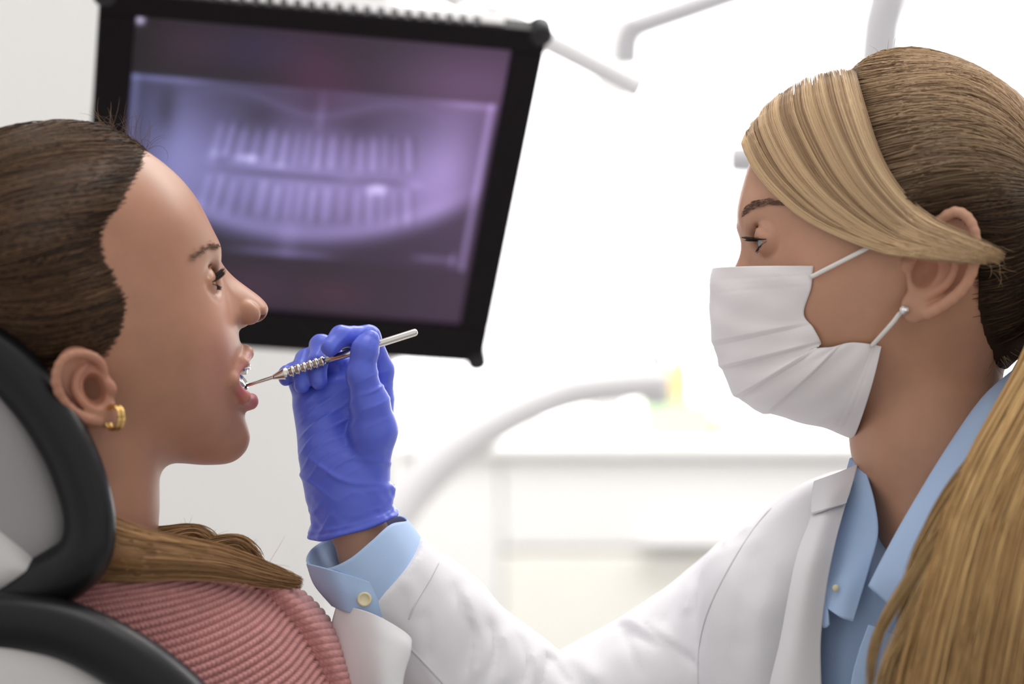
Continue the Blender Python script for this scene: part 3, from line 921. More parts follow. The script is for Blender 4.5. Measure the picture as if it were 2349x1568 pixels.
def g_hair_cut(p):
    # only the covered region, closed slightly under the skin
    d = g_hair(p)
    reg = GF.sample(g_hreg, p[:, 0], p[:, 1])
    return np.maximum(np.maximum(d, -(d + 40)), reg - 4)
hv, hf = surface_nets(g_hair_cut, *bbox(G, -260, 420, 240, 1100, 310), 8.5)
hairobj = link_mesh('hair', world_m(G.world(hv)), hf, M_hair_g, person)

def hair_run(fr, f, starts, ends, bend, n, m=14, lift=(1, 6), jitter=10, wob=5):
    """strands between two image-space curves, laid on the surface f; bend: sideways sag in px"""
    st = catmull(np.array(starts, float), 240); en = catmull(np.array(ends, float), 240)
    u = rng.uniform(0, 1, n); k = (u * 239).astype(int); k2 = np.clip(k + rng.normal(0, 6, n).astype(int), 0, 239)
    A = st[k] + rng.normal(0, jitter, (n, 2)); A = A + (en[k] - st[k]) * np.clip(rng.normal(.03, .06, (n, 1)), -.05, .3); B = en[k2] + rng.normal(0, jitter, (n, 2))
    t = np.linspace(0, 1, m)
    bd = np.interp(u, np.linspace(0, 1, len(bend)), bend)
    dirv = B - A; perp = np.stack([-dirv[:, 1], dirv[:, 0]], 1); perp /= np.linalg.norm(perp, axis=1, keepdims=True) + 1e-6
    pts = A[:, None] + t[None, :, None] * dirv[:, None] + (np.sin(t * math.pi)[None, :] * bd[:, None])[..., None] * perp[:, None]
    ph = rng.uniform(0, 6.28, n)
    pts += (np.sin(t[None] * 7 + ph[:, None]) * wob * t[None] * (1 - t[None]) * 4)[..., None] * perp[:, None] * rng.normal(0, .5, (n, 1, 1))
    fl = pts.reshape(-1, 2)
    loc, hit = march(f, fr, fl[:, 0], fl[:, 1])
    e = 2.0
    g = np.stack([f(loc + np.eye(3)[i] * e) - f(loc) for i in range(3)], 1); g /= np.linalg.norm(g, axis=1, keepdims=True) + 1e-6
    lf = np.repeat(rng.uniform(*lift, n), m)
    lf = lf * np.tile(np.minimum(1, t / .15 * .8 + .2), n)
    loc = loc + g * lf[:, None]
    ok = hit.reshape(n, m).mean(1) > .6
    return fr.world(loc).reshape(n, m, 3)[ok], u[ok]

def hcol(n, dark, light, p=1.5):
    t = rng.uniform(0, 1, (n, 1)) ** p
    return np.array(dark) * (1 - t) + np.array(light) * t
starts = [(345, 335), (325, 375), (303, 410), (282, 455), (258, 492), (235, 530), (238, 575), (268, 640), (292, 695), (282, 745), (255, 800)]
ends = [(-90, 420), (-100, 460), (-110, 500), (-110, 540), (-115, 570), (-115, 600), (-110, 640), (-110, 680), (-100, 720), (-90, 760), (-60, 820)]
hp_, u_ = hair_run(G, g_hair, starts, ends, [8, 14, 16, 10, 6, 0, -8, -22, -36, -34, -22], 2800, lift=(1, 6))
strands('hair_strands', hp_, rng.uniform(.9, 1.7, len(hp_)), M_strand, hairobj, hcol(len(hp_), (.020, .011, .007), (.14, .078, .042), 1.6))
starts2 = [(348, 338), (300, 318), (240, 296), (170, 286), (80, 290)]
ends2 = [(-90, 430), (-100, 410), (-120, 400), (-130, 395), (-140, 390)]
hp_, u_ = hair_run(G, g_hair, starts2, ends2, [30, 30, 22, 16, 10], 900, lift=(1, 7))
strands('hair_strands', hp_, rng.uniform(.9, 1.6, len(hp_)), M_strand, hairobj, hcol(len(hp_), (.03, .017, .010), (.18, .105, .058), 1.4))
# thin soft hairs along the hairline
hp_, u_ = hair_run(G, g_hair, [(x + 14, y) for x, y in starts], [(x + .45 * (X - x), y + .45 * (Y - y)) for (x, y), (X, Y) in zip(starts, ends)], [4, 6, 7, 5, 3, 0, -4, -10, -16, -15, -10], 1300, m=10, lift=(.5, 2.5), jitter=14)
strands('hairline_strands', hp_, rng.uniform(.35, .8, len(hp_)), M_strand, hairobj, hcol(len(hp_), (.06, .034, .022), (.22, .13, .08), 1.2))
# fine baby hairs standing off the hairline
fl = []
for i in range(60):
    x0, y0 = 230 + rng.uniform(0, 115), 0
    y0 = np.interp(x0, [230, 290, 345], [300, 320, 345])
    b0 = G.world(refine(g_hair, G.at(x0, y0, rng.uniform(-60, 90))[None], 10, 1.5)[0])
    ln = rng.uniform(25, 85); an = rng.uniform(.9, 2.6); cu = rng.normal(0, .9)
    q = [b0]
    for k in range(7):
        an += cu * .25
        q.append(q[-1] + np.array([math.cos(an), rng.normal(0, .1), math.sin(an)]) * ln / 7)
    fl.append(q)
strands('flyaway_strands', np.array(fl), np.full(len(fl), .42), M_strand, hairobj, hcol(len(fl), (.12, .08, .05), (.3, .2, .12)))
# eyebrow
bp = []
for sg in (1, -1):
    for i in range(170):
        t = rng.uniform(0, 1)
        q0 = np.interp(t, [0, .5, 1], [503, 480, 440]); q1 = np.interp(t, [0, .5, 1], [566, 566, 590])
        bp.append((q0 + rng.normal(0, 2), q1 + rng.normal(0, 4), t, sg))
bro = []
for q0, q1, t, sg in bp:
    s_ = np.interp(t, [0, .5, 1], [45, 100, 160])
    c_ = G.at(q0, q1, s_)
    bro.append(c_)
def on_surf(f, p, it=8):
    for _ in range(it): p = refine(f, p, 1, 1.5)
    return p
bro = march(g_head, G, [b_[0] for b_ in bp], [b_[1] for b_ in bp])[0] * np.array([[1, 1, sg] for *_, sg in bp])
bro_p = np.array([[G.world(q + np.array([3.0, -1, 0])), G.world(q + np.array([-2, 1, 6.0 * np.sign(q[2])])), G.world(q + np.array([-9, 0, 12.0 * np.sign(q[2])]))] for q in bro])
strands('eyebrow', bro_p, np.full(len(bro_p), .6), M_strand, person, hcol(len(bro_p), (.14, .08, .05), (.28, .17, .11)))
# ------------------------------------------------------------------ patient: loose hair over the shoulder
def lock_paths(ctr, rad, n, m=18, flat=1.0, seed_surface=.5, wave=0.0, fray=0.0, tang=None):
    """strands filling a tapering lock along ctr (k,3 units) with radii rad"""
    q = catmull(np.column_stack([ctr, rad]), m); c, r = q[:, :3], np.abs(q[:, 3])
    t = np.gradient(c, axis=0); t /= np.linalg.norm(t, axis=1, keepdims=True)
    e1 = np.cross(t, [0, 1.0, 0]); e1 /= np.linalg.norm(e1, axis=1, keepdims=True); e2 = np.cross(t, e1)
    rho = rng.uniform(seed_surface, 1, n) ; ph = rng.uniform(0, 2 * math.pi, n)
    tt = np.linspace(0, 1, m)
    tw = rng.normal(0, .25, n)[:, None] * tt[None] + ph[:, None]
    rr = rho[:, None] * r[None] * (1 + fray * rng.normal(0, 1, n)[:, None] * tt[None] ** 2)
    pth = c[None] + (rr * np.cos(tw))[..., None] * e1[None] + (rr * np.sin(tw) * flat)[..., None] * e2[None]
    if wave:
        w = np.sin(tt[None] * rng.uniform(5, 9, n)[:, None] + rng.uniform(0, 6.28, n)[:, None]) * wave * tt[None]
        pth += w[..., None] * e1[None]
    # strands end at different lengths
    e = rng.uniform(.80, 1.0, n)[:, None] * tt[None] * (m - 1)
    i0 = np.minimum(e.astype(int), m - 2); f_ = (e - i0)[..., None]; r_ = np.arange(n)[:, None]
    return pth[r_, i0] * (1 - f_) + pth[r_, i0 + 1] * f_

M_hairlock = mat('light_brown_hair_mass', srgb(138, 95, 54), 0.5, bump=(120, .5, .003, (.2, 1, 1)), noise=(70, .25))
lk = PA([(20, 1130, -200), (150, 1220, -340), (280, 1266, -372), (400, 1278, -320), (510, 1290, -240), (620, 1320, -150), (695, 1338, -100)])
lr = np.array([110, 88, 64, 46, 34, 20, 7])
q = catmull(np.column_stack([lk, lr * np.array([.86, .84, .8, .72, .5, .15, .02])]), 40)
lockb = tube('hair_lock', q[:, :3], q[:, 3], M_hairlock, person, 20)
lp1 = lock_paths(lk, lr, 1300, 19, .8, .7, wave=6, fray=.22)
strands('hair_lock_strands', lp1, rng.uniform(.8, 1.7, len(lp1)), M_strand, lockb, hcol(len(lp1), (.15, .075, .033), (.58, .34, .16), 1.1))
# tufts that stand up from the lock
for (cp, rr_, n_) in ((PA([(300, 1250, -150), (380, 1232, -150), (440, 1216, -140), (480, 1232, -130), (505, 1262, -120)]), [40, 26, 14, 12, 6], 260),
                      (PA([(380, 1275, -140), (470, 1255, -130), (540, 1240, -120), (575, 1262, -110), (610, 1300, -90)]), [34, 26, 16, 14, 6], 260)):
    tp = lock_paths(cp, np.array(rr_, float), n_, 18, .8, .2, wave=5, fray=.6)
    strands('hair_lock_strands', tp, rng.uniform(.7, 1.4, len(tp)), M_strand, lockb, hcol(len(tp), (.22, .12, .055), (.60, .37, .18), 1.1))
fl = []
for i in range(26):
    xf = rng.uniform(320, 640); b0 = P(xf, np.interp(xf, [300, 400, 440, 480, 540, 600, 660], [1246, 1250, 1236, 1252, 1256, 1300, 1328]), -130); an = rng.uniform(-.3, 1.9); cu = rng.normal(0, .8); ln = rng.uniform(30, 90); q = [b0]
    for k in range(8):
        an += cu * .2
        q.append(q[-1] + np.array([math.cos(an), rng.normal(0, .1), math.sin(an)]) * ln / 8)
    fl.append(q)
strands('flyaway_strands', np.array(fl), np.full(len(fl), .34), M_strand, lockb, hcol(len(fl), (.2, .11, .05), (.5, .3, .15)))

# ------------------------------------------------------------------ patient: knitted sweater
M_knit = mat('pink_knit', (0.58, 0.265, 0.255, 1), 0.85, bump=(700, .35, .0012), noise=(220, .12), sheen=.3)
sw = [[(400, 1290, -120), (330, 1285, -260), (230, 1290, -340), (90, 1310, -370)],
      [(512, 1316, -110), (450, 1338, -250), (330, 1362, -350), (150, 1390, -390)],
      [(590, 1346, -115), (530, 1390, -240), (400, 1440, -330), (190, 1490, -380)],
      [(645, 1395, -120), (585, 1455, -250), (450, 1520, -340), (230, 1580, -390)],
      [(692, 1452, -120), (630, 1520, -250), (490, 1595, -340), (270, 1660, -390)],
      [(732, 1522, -115), (670, 1590, -245), (530, 1670, -335), (310, 1740, -380)],
      [(770, 1610, -110), (705, 1680, -240), (560, 1760, -330), (340, 1830, -375)],
      [(800, 1720, -100), (730, 1790, -235), (580, 1860, -325), (360, 1930, -370)]]
nr, nc = 390, 290
g = loft(sw, nr, nc)
nrm = grid_normals(g)
if (nrm[..., 1].mean()) > 0: nrm = -nrm
# arc lengths give an even stitch size
su = np.concatenate([[0], np.cumsum(np.linalg.norm(np.diff(g[:, 120], axis=0), axis=1))])
sv = np.concatenate([[0], np.cumsum(np.linalg.norm(np.diff(g[180], axis=0), axis=1))])
Uk, Vk = np.meshgrid(su / 17.0, sv / 11.0, indexing='ij')
Vs = Vk + .5 * (np.floor(Uk) % 2)
cu_ = (Uk % 1) - .5
rib = np.cos(cu_ * 2 * math.pi) * .5 + .5                                   # rib crest
stitch = np.abs(((Vs + .55 * np.abs(cu_)) % 1) - .5) * 2                     # V-shaped loops
hole = np.exp(-((np.abs(cu_) - .5) / .20) ** 2) * np.exp(-((((Vs) % 1) - .5) / .26) ** 2)
h = 4.2 * rib ** .7 + 2.6 * stitch * (.35 + .65 * rib) - 8.5 * hole
g = g + nrm * h[..., None]
sweater = patch('sweater', g, M_knit, person)
# ribbed band along the edge
edge = catmull(PA([s_[0] for s_ in sw]), nr)
band_out = catmull(PA([(470, 1306, -20), (560, 1310, -20), (643, 1328, -20), (712, 1372, -20), (768, 1440, -15), (806, 1512, -10), (838, 1590, 0), (862, 1700, 10)]), nr)
band_mid = .5 * (edge + band_out) + np.array([8, -55, 10.0])
band_b = band_out + np.array([-22, 110, -30.0])
nb_ = 60
gb = np.array([catmull(np.array([edge[i] + [-6, 10, -6], edge[i] + [3, -4, 3], band_mid[i], band_out[i], band_b[i]]), nb_) for i in range(nr)])
nb2 = grid_normals(gb)
if nb2[..., 1].mean() > 0: nb2 = -nb2
sb_ = np.concatenate([[0], np.cumsum(np.linalg.norm(np.diff(band_mid, axis=0), axis=1))])
vv = np.linspace(0, 1, nb_)[None, :]
hb = 5.0 * (np.abs(np.sin(sb_[:, None] / 18.0 * math.pi)) ** .7) + .7 * np.sin(vv * 95 + (np.floor(sb_ / 9.0)[:, None] % 2) * math.pi)
hb *= np.clip(vv / .12, 0, 1)
gb = gb + nb2 * hb[..., None]
patch('ribbed_band', gb, M_knit, sweater)
# body of the sweater: chest and far shoulder
def sw_body(p):
    d = sd_ell(p, P(380, 1850, -60), (400, 230, 460))
    d = smin(d, sd_cone(p, P(300, 1480, -60), P(640, 1560, 60), 120, 110), 120)
    d = smin(d, sd_cone(p, P(200, 1500, -180), P(420, 1640, -180), 110, 150), 100)
    return d
bv, bf = surface_nets(sw_body, P(-150, 2100, 0) - [0, 420, 0], P(1000, 1280, 0) + [0, 420, 0], 12.0)
link_mesh('sweater_body', world_m(bv), bf, M_knit, sweater)

# ------------------------------------------------------------------ paper bib
M_bib = mat('bib_paper', (0.86, 0.85, 0.87, 1), 0.7, bump=(35, .25, .002))
gbib = loft([[(772, 1388, -40), (815, 1394, -90), (862, 1410, -130), (915, 1440, -140), (941, 1462, -130), (943, 1480, -100)],
             [(760, 1450, -40), (820, 1450, -110), (868, 1462, -150), (910, 1480, -160), (937, 1492, -145), (940, 1502, -110)],
             [(770, 1560, -60), (820, 1540, -120), (868, 1545, -165), (900, 1555, -170), (920, 1560, -155), (924, 1564, -120)],
             [(780, 1700, -60), (830, 1690, -120), (875, 1690, -165), (900, 1695, -170), (912, 1700, -155), (916, 1700, -120)]], 60, 70)
bib = patch('dental_bib', gbib, M_bib, None, .0008)
tag(bib, 'white paper bib with a rounded corner lying across the patient\'s chest', 'bib')

# ================================================================== dental chair
chair = empty('dental_chair'); tag(chair, 'dental chair with black padded rolls around headrest and backrest shells', 'dental chair')
M_leather = mat('black_leatherette', srgb(17, 17, 20), 0.36, bump=(500, .08, .0006), spec=.3)
M_shell = mat('shaded_shell', (0.30, 0.285, 0.29, 1), 0.42)  # white plastic whose shade is put into this grey
M_shell2 = mat('pale_shell', (0.62, 0.605, 0.60, 1), 0.4)
hy = -470
ring = PA([(-330, 760, hy), (-150, 745, hy), (-20, 810, hy), (68, 895, hy), (132, 985, hy), (180, 1085, hy), (206, 1195, hy), (188, 1278, hy), (110, 1335, hy + 10),
           (0, 1385, hy + 20), (-150, 1420, hy + 20), (-330, 1400, hy + 20), (-430, 1080, hy)])
rr_ = [58, 58, 58, 57, 56, 55, 54, 58, 62, 60, 58, 58, 58]
rq = catmull(np.column_stack([ring, rr_]), 140, closed=True); rq = np.vstack([rq, rq[:1]])
hrest = tube('headrest_roll', rq[:, :3], rq[:, 3], M_leather, chair, 28, cap=False)
HF = Frame(0, 1100, hy + 30, 0, 1)
HD = Field2D(HF.ab([(-560, 1520)])[0], HF.ab([(330, 640)])[0], 5.0)
h_poly = HD.polygon(HF.ab([(-390, 1080), (-300, 810), (-130, 790), (0, 845), (95, 955), (160, 1100), (185, 1200), (160, 1290), (80, 1340), (-40, 1390), (-200, 1410), (-340, 1350)]))
v_, f_ = surface_nets(lambda p: inflate(HD.sample(h_poly, p[:, 0], p[:, 1]), p[:, 2], np.full(len(p), 62.0), 150, 2.3), *bbox(HF, -420, 220, 760, 1440, 90), 7.0)
link_mesh('headrest_shell', world_m(HF.world(v_)), f_, M_shell, chair)
c_poly = HD.polygon(HF.ab([(-330, 1150), (-150, 1145), (-20, 1178), (50, 1228), (98, 1285), (104, 1318), (40, 1352), (-60, 1388), (-220, 1400), (-330, 1330)]))
v_, f_ = surface_nets(lambda p: inflate(HD.sample(c_poly, p[:, 0], p[:, 1]), p[:, 2], np.full(len(p), 84.0), 70, 2.2), *bbox(HF, -350, 150, 1120, 1430, 110), 6.0)
link_mesh('headrest_cover', world_m(HF.world(v_)), f_, M_shell2, chair)
# the pad the head lies on
v_, f_ = surface_nets(lambda p: sd_ell(p, P(-370, 860, -160), (120, 300, 210)), P(-520, 1120, -560), P(-220, 600, 160), 12.0)
link_mesh('headrest_pad', world_m(v_), f_, M_leather, chair)
by = -520
br_ = PA([(-420, 1450, by), (-200, 1425, by), (-60, 1424, by), (60, 1428, by), (165, 1450, by), (270, 1502, by), (365, 1572, by), (440, 1650, by), (520, 1780, by), (580, 2000, by), (600, 2400, by)])
tube('backrest_roll', br_, [64, 64, 63, 62, 62, 64, 68, 70, 70, 70, 70], M_leather, chair, 28, 90)
BF = Frame(100, 1800, by + 20, 0, 1)
BD = Field2D(BF.ab([(-600, 2600)])[0], BF.ab([(800, 1350)])[0], 6.0)
b_poly = BD.polygon(BF.ab([(-450, 1470), (-100, 1450), (80, 1455), (220, 1500), (340, 1600), (450, 1760), (520, 2000), (540, 2400), (0, 2450), (-450, 2400)]))
v_, f_ = surface_nets(lambda p: inflate(BD.sample(b_poly, p[:, 0], p[:, 1]), p[:, 2], np.full(len(p), 60.0), 130, 2.3), *bbox(BF, -480, 570, 1420, 2480, 90), 16.0)
link_mesh('backrest_shell', world_m(BF.world(v_)), f_, M_shell2, chair)
zf = -Z0 / K
lathe('support_column', np.array([-900.0, by + 200, zf]), np.array([-900.0, by + 200, 0]), [(0, 700), (60, 690), (110, 260), (700, 220), (1400, 200), (P(0, 2380, by)[2] - zf, 200)], M_plw, chair)
tube('headrest_post', PA([(-150, 1330, hy + 120), (-120, 1450, by + 130), (-60, 1600, by + 120)]), 40, M_steel, chair, 16, 12)

# ================================================================== mouth mirror
dm = empty('mouth_mirror'); tag(dm, 'steel dental mouth mirror with ringed grip held in the patient\'s open mouth', 'dental mirror')
MY = -8.0
A_, B_ = P(958, 760, MY), P(566, 884, MY)
prof = [(0, .5), (.6, 4), (3, 7.2), (7, 8.6), (120, 8.8), (222, 8.8)]
lathe('handle', A_, B_, prof, M_steel, dm, 36)
gp = [(221, 8.8)]
for i in range(6):
    t = 224 + i * 14.5
    gp += [(t, 9.2), (t + .6, 12.4), (t + 6.5, 13.0), (t + 7.2, 10.2), (t + 11.5, 10.2), (t + 12.2, 9.2)]
gp += [(312, 10.5), (313, 13.2), (322, 13.0), (344, 6.0), (347, 5.6)]
lathe('ringed_grip', A_, B_, gp, M_steel, dm, 36)
lathe('shank', A_, B_, [(346.5, 4.6), (349, 4.2), (408, 3.6), (412, 3.2)], M_steel, dm, 24)
mc = P(553, 875, MY); nn = np.array([.8 * .93, -.36, .6 * .93]); nn /= np.linalg.norm(nn)
lathe('mirror_head', mc - nn * 4, mc + nn * 4, [(0, 19), (.5, 22.5), (5, 23.0), (7, 22.2), (7.6, 20.6), (6.6, 20.2)], M_steel, dm, 40)
lathe('mirror_glass', mc + nn * .5, mc + nn * 2.6, [(0, 20.0), (2.1, 20.0)], mat('mirror_glass', (0.30, 0.46, 0.55, 1), .04, metal=1.0), dm, 40)  # teal tint puts the bluish reflection into the glass colour
# ================================================================== the dentist
H = Frame(2030, 600, 70, -5, -1)
HFd = Field2D(H.ab([(2800, 1560)])[0], H.ab([(1540, 20)])[0], 4.0)
d_poly = HFd.polygon(H.ab([(1737, 330), (1714, 390), (1697, 450), (1691, 490), (1694, 525), (1705, 560), (1711, 590), (1708, 640), (1702, 700), (1694, 760), (1698, 810),
                           (1716, 860), (1748, 900), (1796, 928), (1860, 945), (1930, 950), (2010, 942), (2110, 930), (2225, 880), (2330, 800), (2400, 690), (2425, 560),
                           (2405, 420), (2340, 295), (2230, 205), (2100, 158), (1980, 162), (1880, 192), (1795, 245)]))
d_poly = HFd.soften(d_poly)
d_w = HFd.tps([(*H.at(x, y, s * .7)[:2], s) for x, y, s in [
    (2120, 520, 285), (2000, 480, 272), (1860, 470, 236), (1780, 560, 214), (1850, 690, 232), (1800, 840, 172), (1740, 890, 122), (1950, 860, 202), (2070, 800, 216),
    (2250, 540, 272), (2390, 560, 190), (2100, 240, 210), (2080, 940, 180), (1960, 680, 246)]], lam=.02)
d_nose = HFd.polygon(H.ab([(1696, 520), (1704, 556), (1691, 600), (1668, 640), (1643, 672), (1648, 692), (1680, 706), (1725, 705), (1740, 640), (1735, 560)]))
deye = H.at(1783, 546, 116)
dfw, dup = lid_frame(math.radians(-7))
dear_path = H.ats([(2104, 612, 272), (2118, 560, 282), (2150, 512, 296), (2190, 486, 310), (2222, 502, 322), (2238, 545, 328), (2236, 600, 326), (2214, 655, 316), (2172, 694, 302), (2130, 718, 290)])
dear_anti = H.ats([(2160, 538, 296), (2186, 570, 304), (2192, 610, 304), (2172, 650, 298), (2128, 678, 286)])
dear_c = H.at(2160, 600, 290)
dlobe = H.at(2098, 704, 280)
D_neck = [H.at(2112, 800, 0), H.at(2134, 1000, 0), H.at(2196, 1230, 0), H.at(2230, 1480, 0)]

def d_base(p):
    a, b, s = p[:, 0], p[:, 1], p[:, 2]
    return inflate(HFd.sample(d_poly, a, b), s, HFd.sample(d_w, a, b), 230.0, 2.25)
# arm inside the sleeve, wrist and the stub of the hand inside the glove (frame coordinates)
HL = lambda px, py, y: H.local(P(px, py, y))
D_arm = [HL(2180, 1420, 150), HL(1700, 1450, 420), HL(1330, 1700, 260), HL(1080, 1540, 150), HL(846, 1270, 60), HL(812, 1190, 50), HL(795, 1090, 50)]
def d_head(p):
    d = d_base(p)
    d = smin(d, sd_path(p, D_neck, (176, 177, 177, 240), 40), 50)
    i = np.where(p[:, 0] < H.at(2300, 1300)[0] + 2000)[0]
    m = (p[:, 1] < H.at(0, 1020)[1])
    if m.any(): d[m] = smin(d[m], sd_path(p[m], D_arm, (150, 120, 92, 84, 64, 60, 66), 30), 40)
    L = Local(d, p)
    a, b, s = p[:, 0], p[:, 1], p[:, 2]
    for sg in (1, -1):
        L.push(H.at(1720, 492, 0) * [1, 1, 0] + [-4, 0, sg * 80], 46, 10)
        L.push(H.at(1850, 660, 0) * [1, 1, 0] + [0, 0, sg * 190], 70, 9)
    i = np.where((a > H.at(1810, 600)[0]) & (b < H.at(0, 470)[1]) & (b > H.at(0, 790)[1]))[0]
    if len(i):
        d[i] = smin(d[i], inflate(HFd.sample(d_nose, a[i], b[i]), s[i], np.full(len(i), 52.0), 46.0, 2.0), 20)
    for sg in (1, -1):
        eye_features(L, deye * [1, 1, sg], 45.0, dfw, dup, 6, -24, sg)
    tr, co = H.at(2082, 604, 278), H.at(2122, 622, 312)
    ear_add(L, dear_c, dear_path, dear_anti, dlobe, tr, co, 22, 1.12, (62, 98))
    e2 = lambda q: np.asarray(q) * [1, 1, -1]
    ear_add(L, e2(dear_c), e2(dear_path), e2(dear_anti), e2(dlobe), e2(tr), e2(co), 22, 1.12, (62, 98))
    return d
SK_D = np.array([0.56, 0.31, 0.205])
lo = np.minimum(H.local(P(690, 1600, 300)), H.local(P(2460, 100, -200))) ; hi = np.maximum(H.local(P(690, 1600, 300)), H.local(P(2460, 100, -200)))
_c = np.array([H.local(P(x, y, z)) for x in (715, 2480) for y in (120, 1800) for z in (-330, 560)])
dv, df = surface_nets(d_head, _c.min(0), _c.max(0), 5.4)
dv = refine(d_head, dv, 1)
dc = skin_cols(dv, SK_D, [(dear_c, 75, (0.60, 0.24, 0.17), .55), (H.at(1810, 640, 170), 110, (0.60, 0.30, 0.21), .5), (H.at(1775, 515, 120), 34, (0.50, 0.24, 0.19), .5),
                          (H.at(1790, 575, 120), 30, (0.46, 0.22, 0.17), .45), (H.at(2110, 860, 0), 300, (0.50, 0.245, 0.15), .6)])  # last spot puts the neck's shade into the skin colour
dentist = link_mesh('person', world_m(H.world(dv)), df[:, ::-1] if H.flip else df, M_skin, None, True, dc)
tag(dentist, 'blonde dentist in white coat and face mask holding a mouth mirror in a blue glove', 'person')
for sg in (1, -1):
    eyeball('eye', H, deye * [1, 1, sg], 44.0, (1, -.16, .05 * sg), (.16, .24, .28), dentist)
    lashes('eyelashes', H, deye * [1, 1, sg], 45, dfw, dup, 6, 29, .12, dentist, n=52, rad=1.25)
    lashes('eyelashes', H, deye * [1, 1, sg], 45, dfw, dup, -24, 8, .4, dentist, n=30, down=True, rad=.7)
# eyebrow
bro = []
for sg in (1, -1):
    for i in range(260):
        t = rng.uniform(0, 1)
        w_ = np.interp(t, [0, .25, 1], [9, 9, 3])
        bro.append((np.interp(t, [0, .2, .5, .8, 1], [1702, 1722, 1762, 1806, 1832]), np.interp(t, [0, .2, .5, .8, 1], [492, 474, 463, 468, 480]) + rng.uniform(-w_, w_), np.interp(t, [0, .5, 1], [50, 115, 175]), sg, t))
bq = march(d_head, H, [b_[0] for b_ in bro], [b_[1] for b_ in bro])[0]
bpth = []
for q, (_, _, _, sg, t) in zip(bq, bro):
    q = q + np.array([2.5, 0, 0])
    dr = np.array([-.35, .45 - .6 * t, .8])
    pts = np.array([q, q + dr * 7, q + dr * 15 + np.array([-2, -1, 0])]); pts[:, 2] *= sg
    bpth.append(H.world(pts))
strands('eyebrow', np.array(bpth), np.full(len(bpth), .9), M_strand, dentist, hcol(len(bpth), (.13, .08, .06), (.26, .17, .12)))

# ------------------------------------------------------------------ hair: cap drawn back into the ponytail
hr = [(1960, 60, 0), (1955, 170, 60), (1975, 260, 120), (2000, 360, 200), (2030, 450, 250), (2055, 520, 265), (2085, 545, 275), (2130, 500, 280), (2200, 480, 280), (2240, 560, 280),
      (2250, 640, 275), (2255, 720, 250), (2280, 800, 160), (2340, 850, 60), (2800, 860, 0), (2800, 400, 0), (2700, 30, 0), (2300, 20, 0)]
d_hreg = HFd.polygon(H.ab(hr), 160)
def d_hair(p):
    d = d_base(p)
    d = smin(d, sd_path(p, D_neck[:2], (176, 170), 0), 50)
    t = np.clip(-HFd.sample(d_hreg, p[:, 0], p[:, 1]) / 90.0, -.3, 1.0)
    return d - (34.0 * t + 6)
def d_hair_cut(p):
    d = d_hair(p)
    return np.maximum(np.maximum(d, -(d + 60)), HFd.sample(d_hreg, p[:, 0], p[:, 1]) - 4)
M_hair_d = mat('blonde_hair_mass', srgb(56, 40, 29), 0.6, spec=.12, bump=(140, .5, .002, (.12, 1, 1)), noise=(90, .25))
_c = np.array([H.at(x, y, s) for x in (1900, 2520) for y in (80, 900) for s in (-340, 340)])
hv, hf = surface_nets(d_hair_cut, _c.min(0), _c.max(0), 9.5)
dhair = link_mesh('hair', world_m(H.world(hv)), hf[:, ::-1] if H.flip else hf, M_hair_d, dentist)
st = [(1958, 168), (1972, 235), (1990, 310), (2012, 380), (2040, 440), (2075, 480), (2130, 492), (2200, 490), (2240, 555), (2248, 640), (2262, 720), (2290, 790)]
en = [(2425, 400), (2425, 410), (2430, 420), (2430, 428), (2430, 436), (2430, 444), (2430, 452), (2430, 462), (2430, 470), (2430, 500), (2430, 530), (2430, 570)]
hp_, u_ = hair_run(H, d_hair, st, en, [-115, -95, -75, -52, -30, -12, 0, 10, 24, 40, 50, 50], 2600, m=15, lift=(1, 9))
tl = np.clip(1 - u_ / .5, 0, 1)[:, None]  # lower strands darker: natural underlayer, plus shade put into the colour
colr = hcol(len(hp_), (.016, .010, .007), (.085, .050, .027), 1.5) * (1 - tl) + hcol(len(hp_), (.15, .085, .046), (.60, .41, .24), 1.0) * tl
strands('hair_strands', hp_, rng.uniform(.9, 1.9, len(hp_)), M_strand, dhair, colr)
st2 = [(1955, 168), (1985, 145), (2030, 122), (2090, 112), (2170, 118)]
en2 = [(2425, 400), (2425, 390), (2425, 382), (2425, 374), (2425, 366)]
hp_, u_ = hair_run(H, d_hair, st2, en2, [-118, -104, -92, -84, -70], 1100, m=15, lift=(1, 9))
strands('hair_strands', hp_, rng.uniform(.9, 1.7, len(hp_)), M_strand, dhair, hcol(len(hp_), (.18, .10, .055), (.60, .42, .25), 1.0))

# ------------------------------------------------------------------ hair: long fringe swept back over the ear
def d_fr(p):
    d = d_base(p) - 20.0
    e = sd_ell(p, dear_c + [0, 10, 6], (84, 116, 62), rot_ax(22))
    return smin(d, e, 40)
guides = [  # front (lower contour) to back (upper contour); image points root -> tip
    [(1716, 285), (1717, 335), (1742, 395), (1790, 450), (1862, 506), (1962, 552), (2070, 580), (2180, 590)],
    [(1752, 240), (1752, 300), (1782, 372), (1836, 440), (1912, 502), (2010, 552), (2110, 582), (2215, 594)],
    [(1808, 205), (1812, 270), (1846, 352), (1896, 428), (1966, 494), (2054, 548), (2150, 580), (2250, 590)],
    [(1870, 178), (1884, 252), (1918, 338), (1962, 416), (2022, 482), (2094, 534), (2180, 570), (2270, 586)],
    [(1925, 165), (1946, 250), (1978, 338), (2018, 412), (2070, 474), (2132, 524), (2205, 560), (2276, 582)],
    [(1962, 168), (1986, 262), (2014, 346), (2050, 416), (2098, 472), (2156, 518), (2222, 556), (2282, 582)]]
gg = np.array([catmull(np.array(q, float), 22) for q in guides])          # (6,22,2)
def fringe(u):
    return np.array([catmull(gg[:, j], 401)[np.clip((u * 400).astype(int), 0, 400)] for j in range(22)]).transpose(1, 0, 2)
